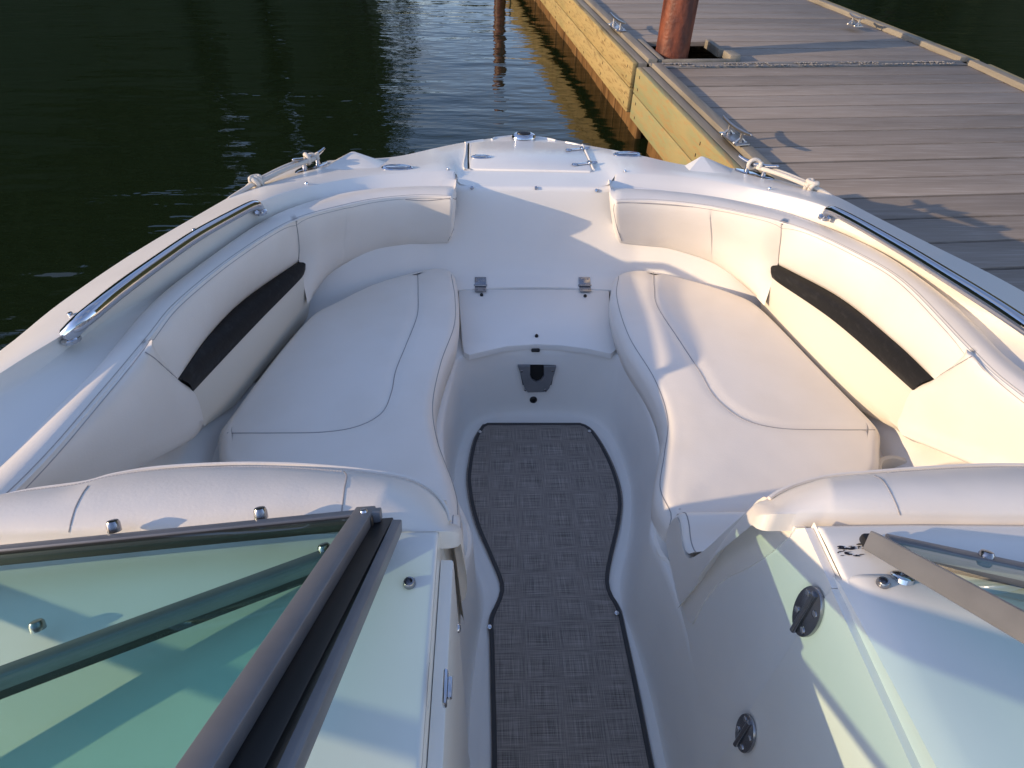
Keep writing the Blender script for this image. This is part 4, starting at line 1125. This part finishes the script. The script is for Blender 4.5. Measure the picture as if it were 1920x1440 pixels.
# ================================================================ LIGHT, SKY, CAMERA
SUN_AZ = math.atan2(-.97, -.235)      # where the sun stands: to port and a little astern
SUN_EL = R(16.2)
sd_ = Vector((math.sin(SUN_AZ) * math.cos(SUN_EL), math.cos(SUN_AZ) * math.cos(SUN_EL), math.sin(SUN_EL)))
ld = bpy.data.lights.new('sun', 'SUN'); ld.energy = 2.0; ld.angle = R(.53); ld.color = (1, .75, .47)
lo = bpy.data.objects.new('sun', ld); col.objects.link(lo); lo.rotation_euler = sd_.to_track_quat('Z', 'Y').to_euler(); lo.location = (-6, -2, 6)
wd = bpy.data.worlds.new('World'); scene.world = wd; wd.use_nodes = True; nt = wd.node_tree; N = nt.nodes; L = nt.links
bg = N['Background']; sk = N.new('ShaderNodeTexSky'); sk.sky_type = 'NISHITA'; sk.sun_disc = False; sk.sun_elevation = SUN_EL; sk.sun_rotation = SUN_AZ % (2 * math.pi)
sk.air_density = 1.0; sk.dust_density = .2; sk.ozone_density = 4.0
bg.inputs['Strength'].default_value = .14
# broken cloud mixed into the sky
tc = N.new('ShaderNodeTexCoord'); mp = N.new('ShaderNodeMapping'); mp.inputs['Scale'].default_value = (2.2, 2.2, 7); L.new(tc.outputs['Generated'], mp.inputs['Vector'])
nz = N.new('ShaderNodeTexNoise'); nz.inputs['Scale'].default_value = 1.6; nz.inputs['Detail'].default_value = 5; L.new(mp.outputs['Vector'], nz.inputs['Vector'])
mr = N.new('ShaderNodeMapRange'); mr.inputs['From Min'].default_value = .5; mr.inputs['From Max'].default_value = .68; mr.inputs['To Max'].default_value = .7; L.new(nz.outputs['Fac'], mr.inputs['Value'])
mx = N.new('ShaderNodeMix'); mx.data_type = 'RGBA'; mx.inputs['B'].default_value = (1.7, 1.75, 1.9, 1); L.new(mr.outputs['Result'], mx.inputs['Factor']); tn = N.new('ShaderNodeMix'); tn.data_type = 'RGBA'; tn.blend_type = 'MULTIPLY'; tn.inputs['Factor'].default_value = 1; tn.inputs['B'].default_value = (1.44, 1.11, 1.03, 1); L.new(sk.outputs['Color'], tn.inputs['A']); L.new(tn.outputs['Result'], mx.inputs['A']); L.new(mx.outputs['Result'], bg.inputs['Color'])

cd = bpy.data.cameras.new('camera'); cam = bpy.data.objects.new('camera', cd); col.objects.link(cam); scene.camera = cam
cd.sensor_fit = 'HORIZONTAL'; cd.sensor_width = 36; cd.lens = 36 * F / 1920; cd.clip_start = .02; cd.clip_end = 1000
fwd = ray(960, 720).normalized(); rgt = (ray(1060, 720) - ray(860, 720)).normalized(); upv = rgt.cross(fwd)
cam.matrix_world = Matrix.Translation(CAM) @ Matrix((rgt, upv, -fwd)).transposed().to_4x4()
vs = scene.view_settings; vs.view_transform = 'Standard'; vs.look = 'None'; vs.exposure = 1.22; vs.gamma = 1
scene.cycles.use_denoising = True; scene.cycles.max_bounces = 10; scene.cycles.transparent_max_bounces = 16; scene.cycles.sample_clamp_indirect = 6
scene.cycles.caustics_reflective = False; scene.cycles.caustics_refractive = False
for o in scene.objects:
    if '_w' in o: del o['_w']
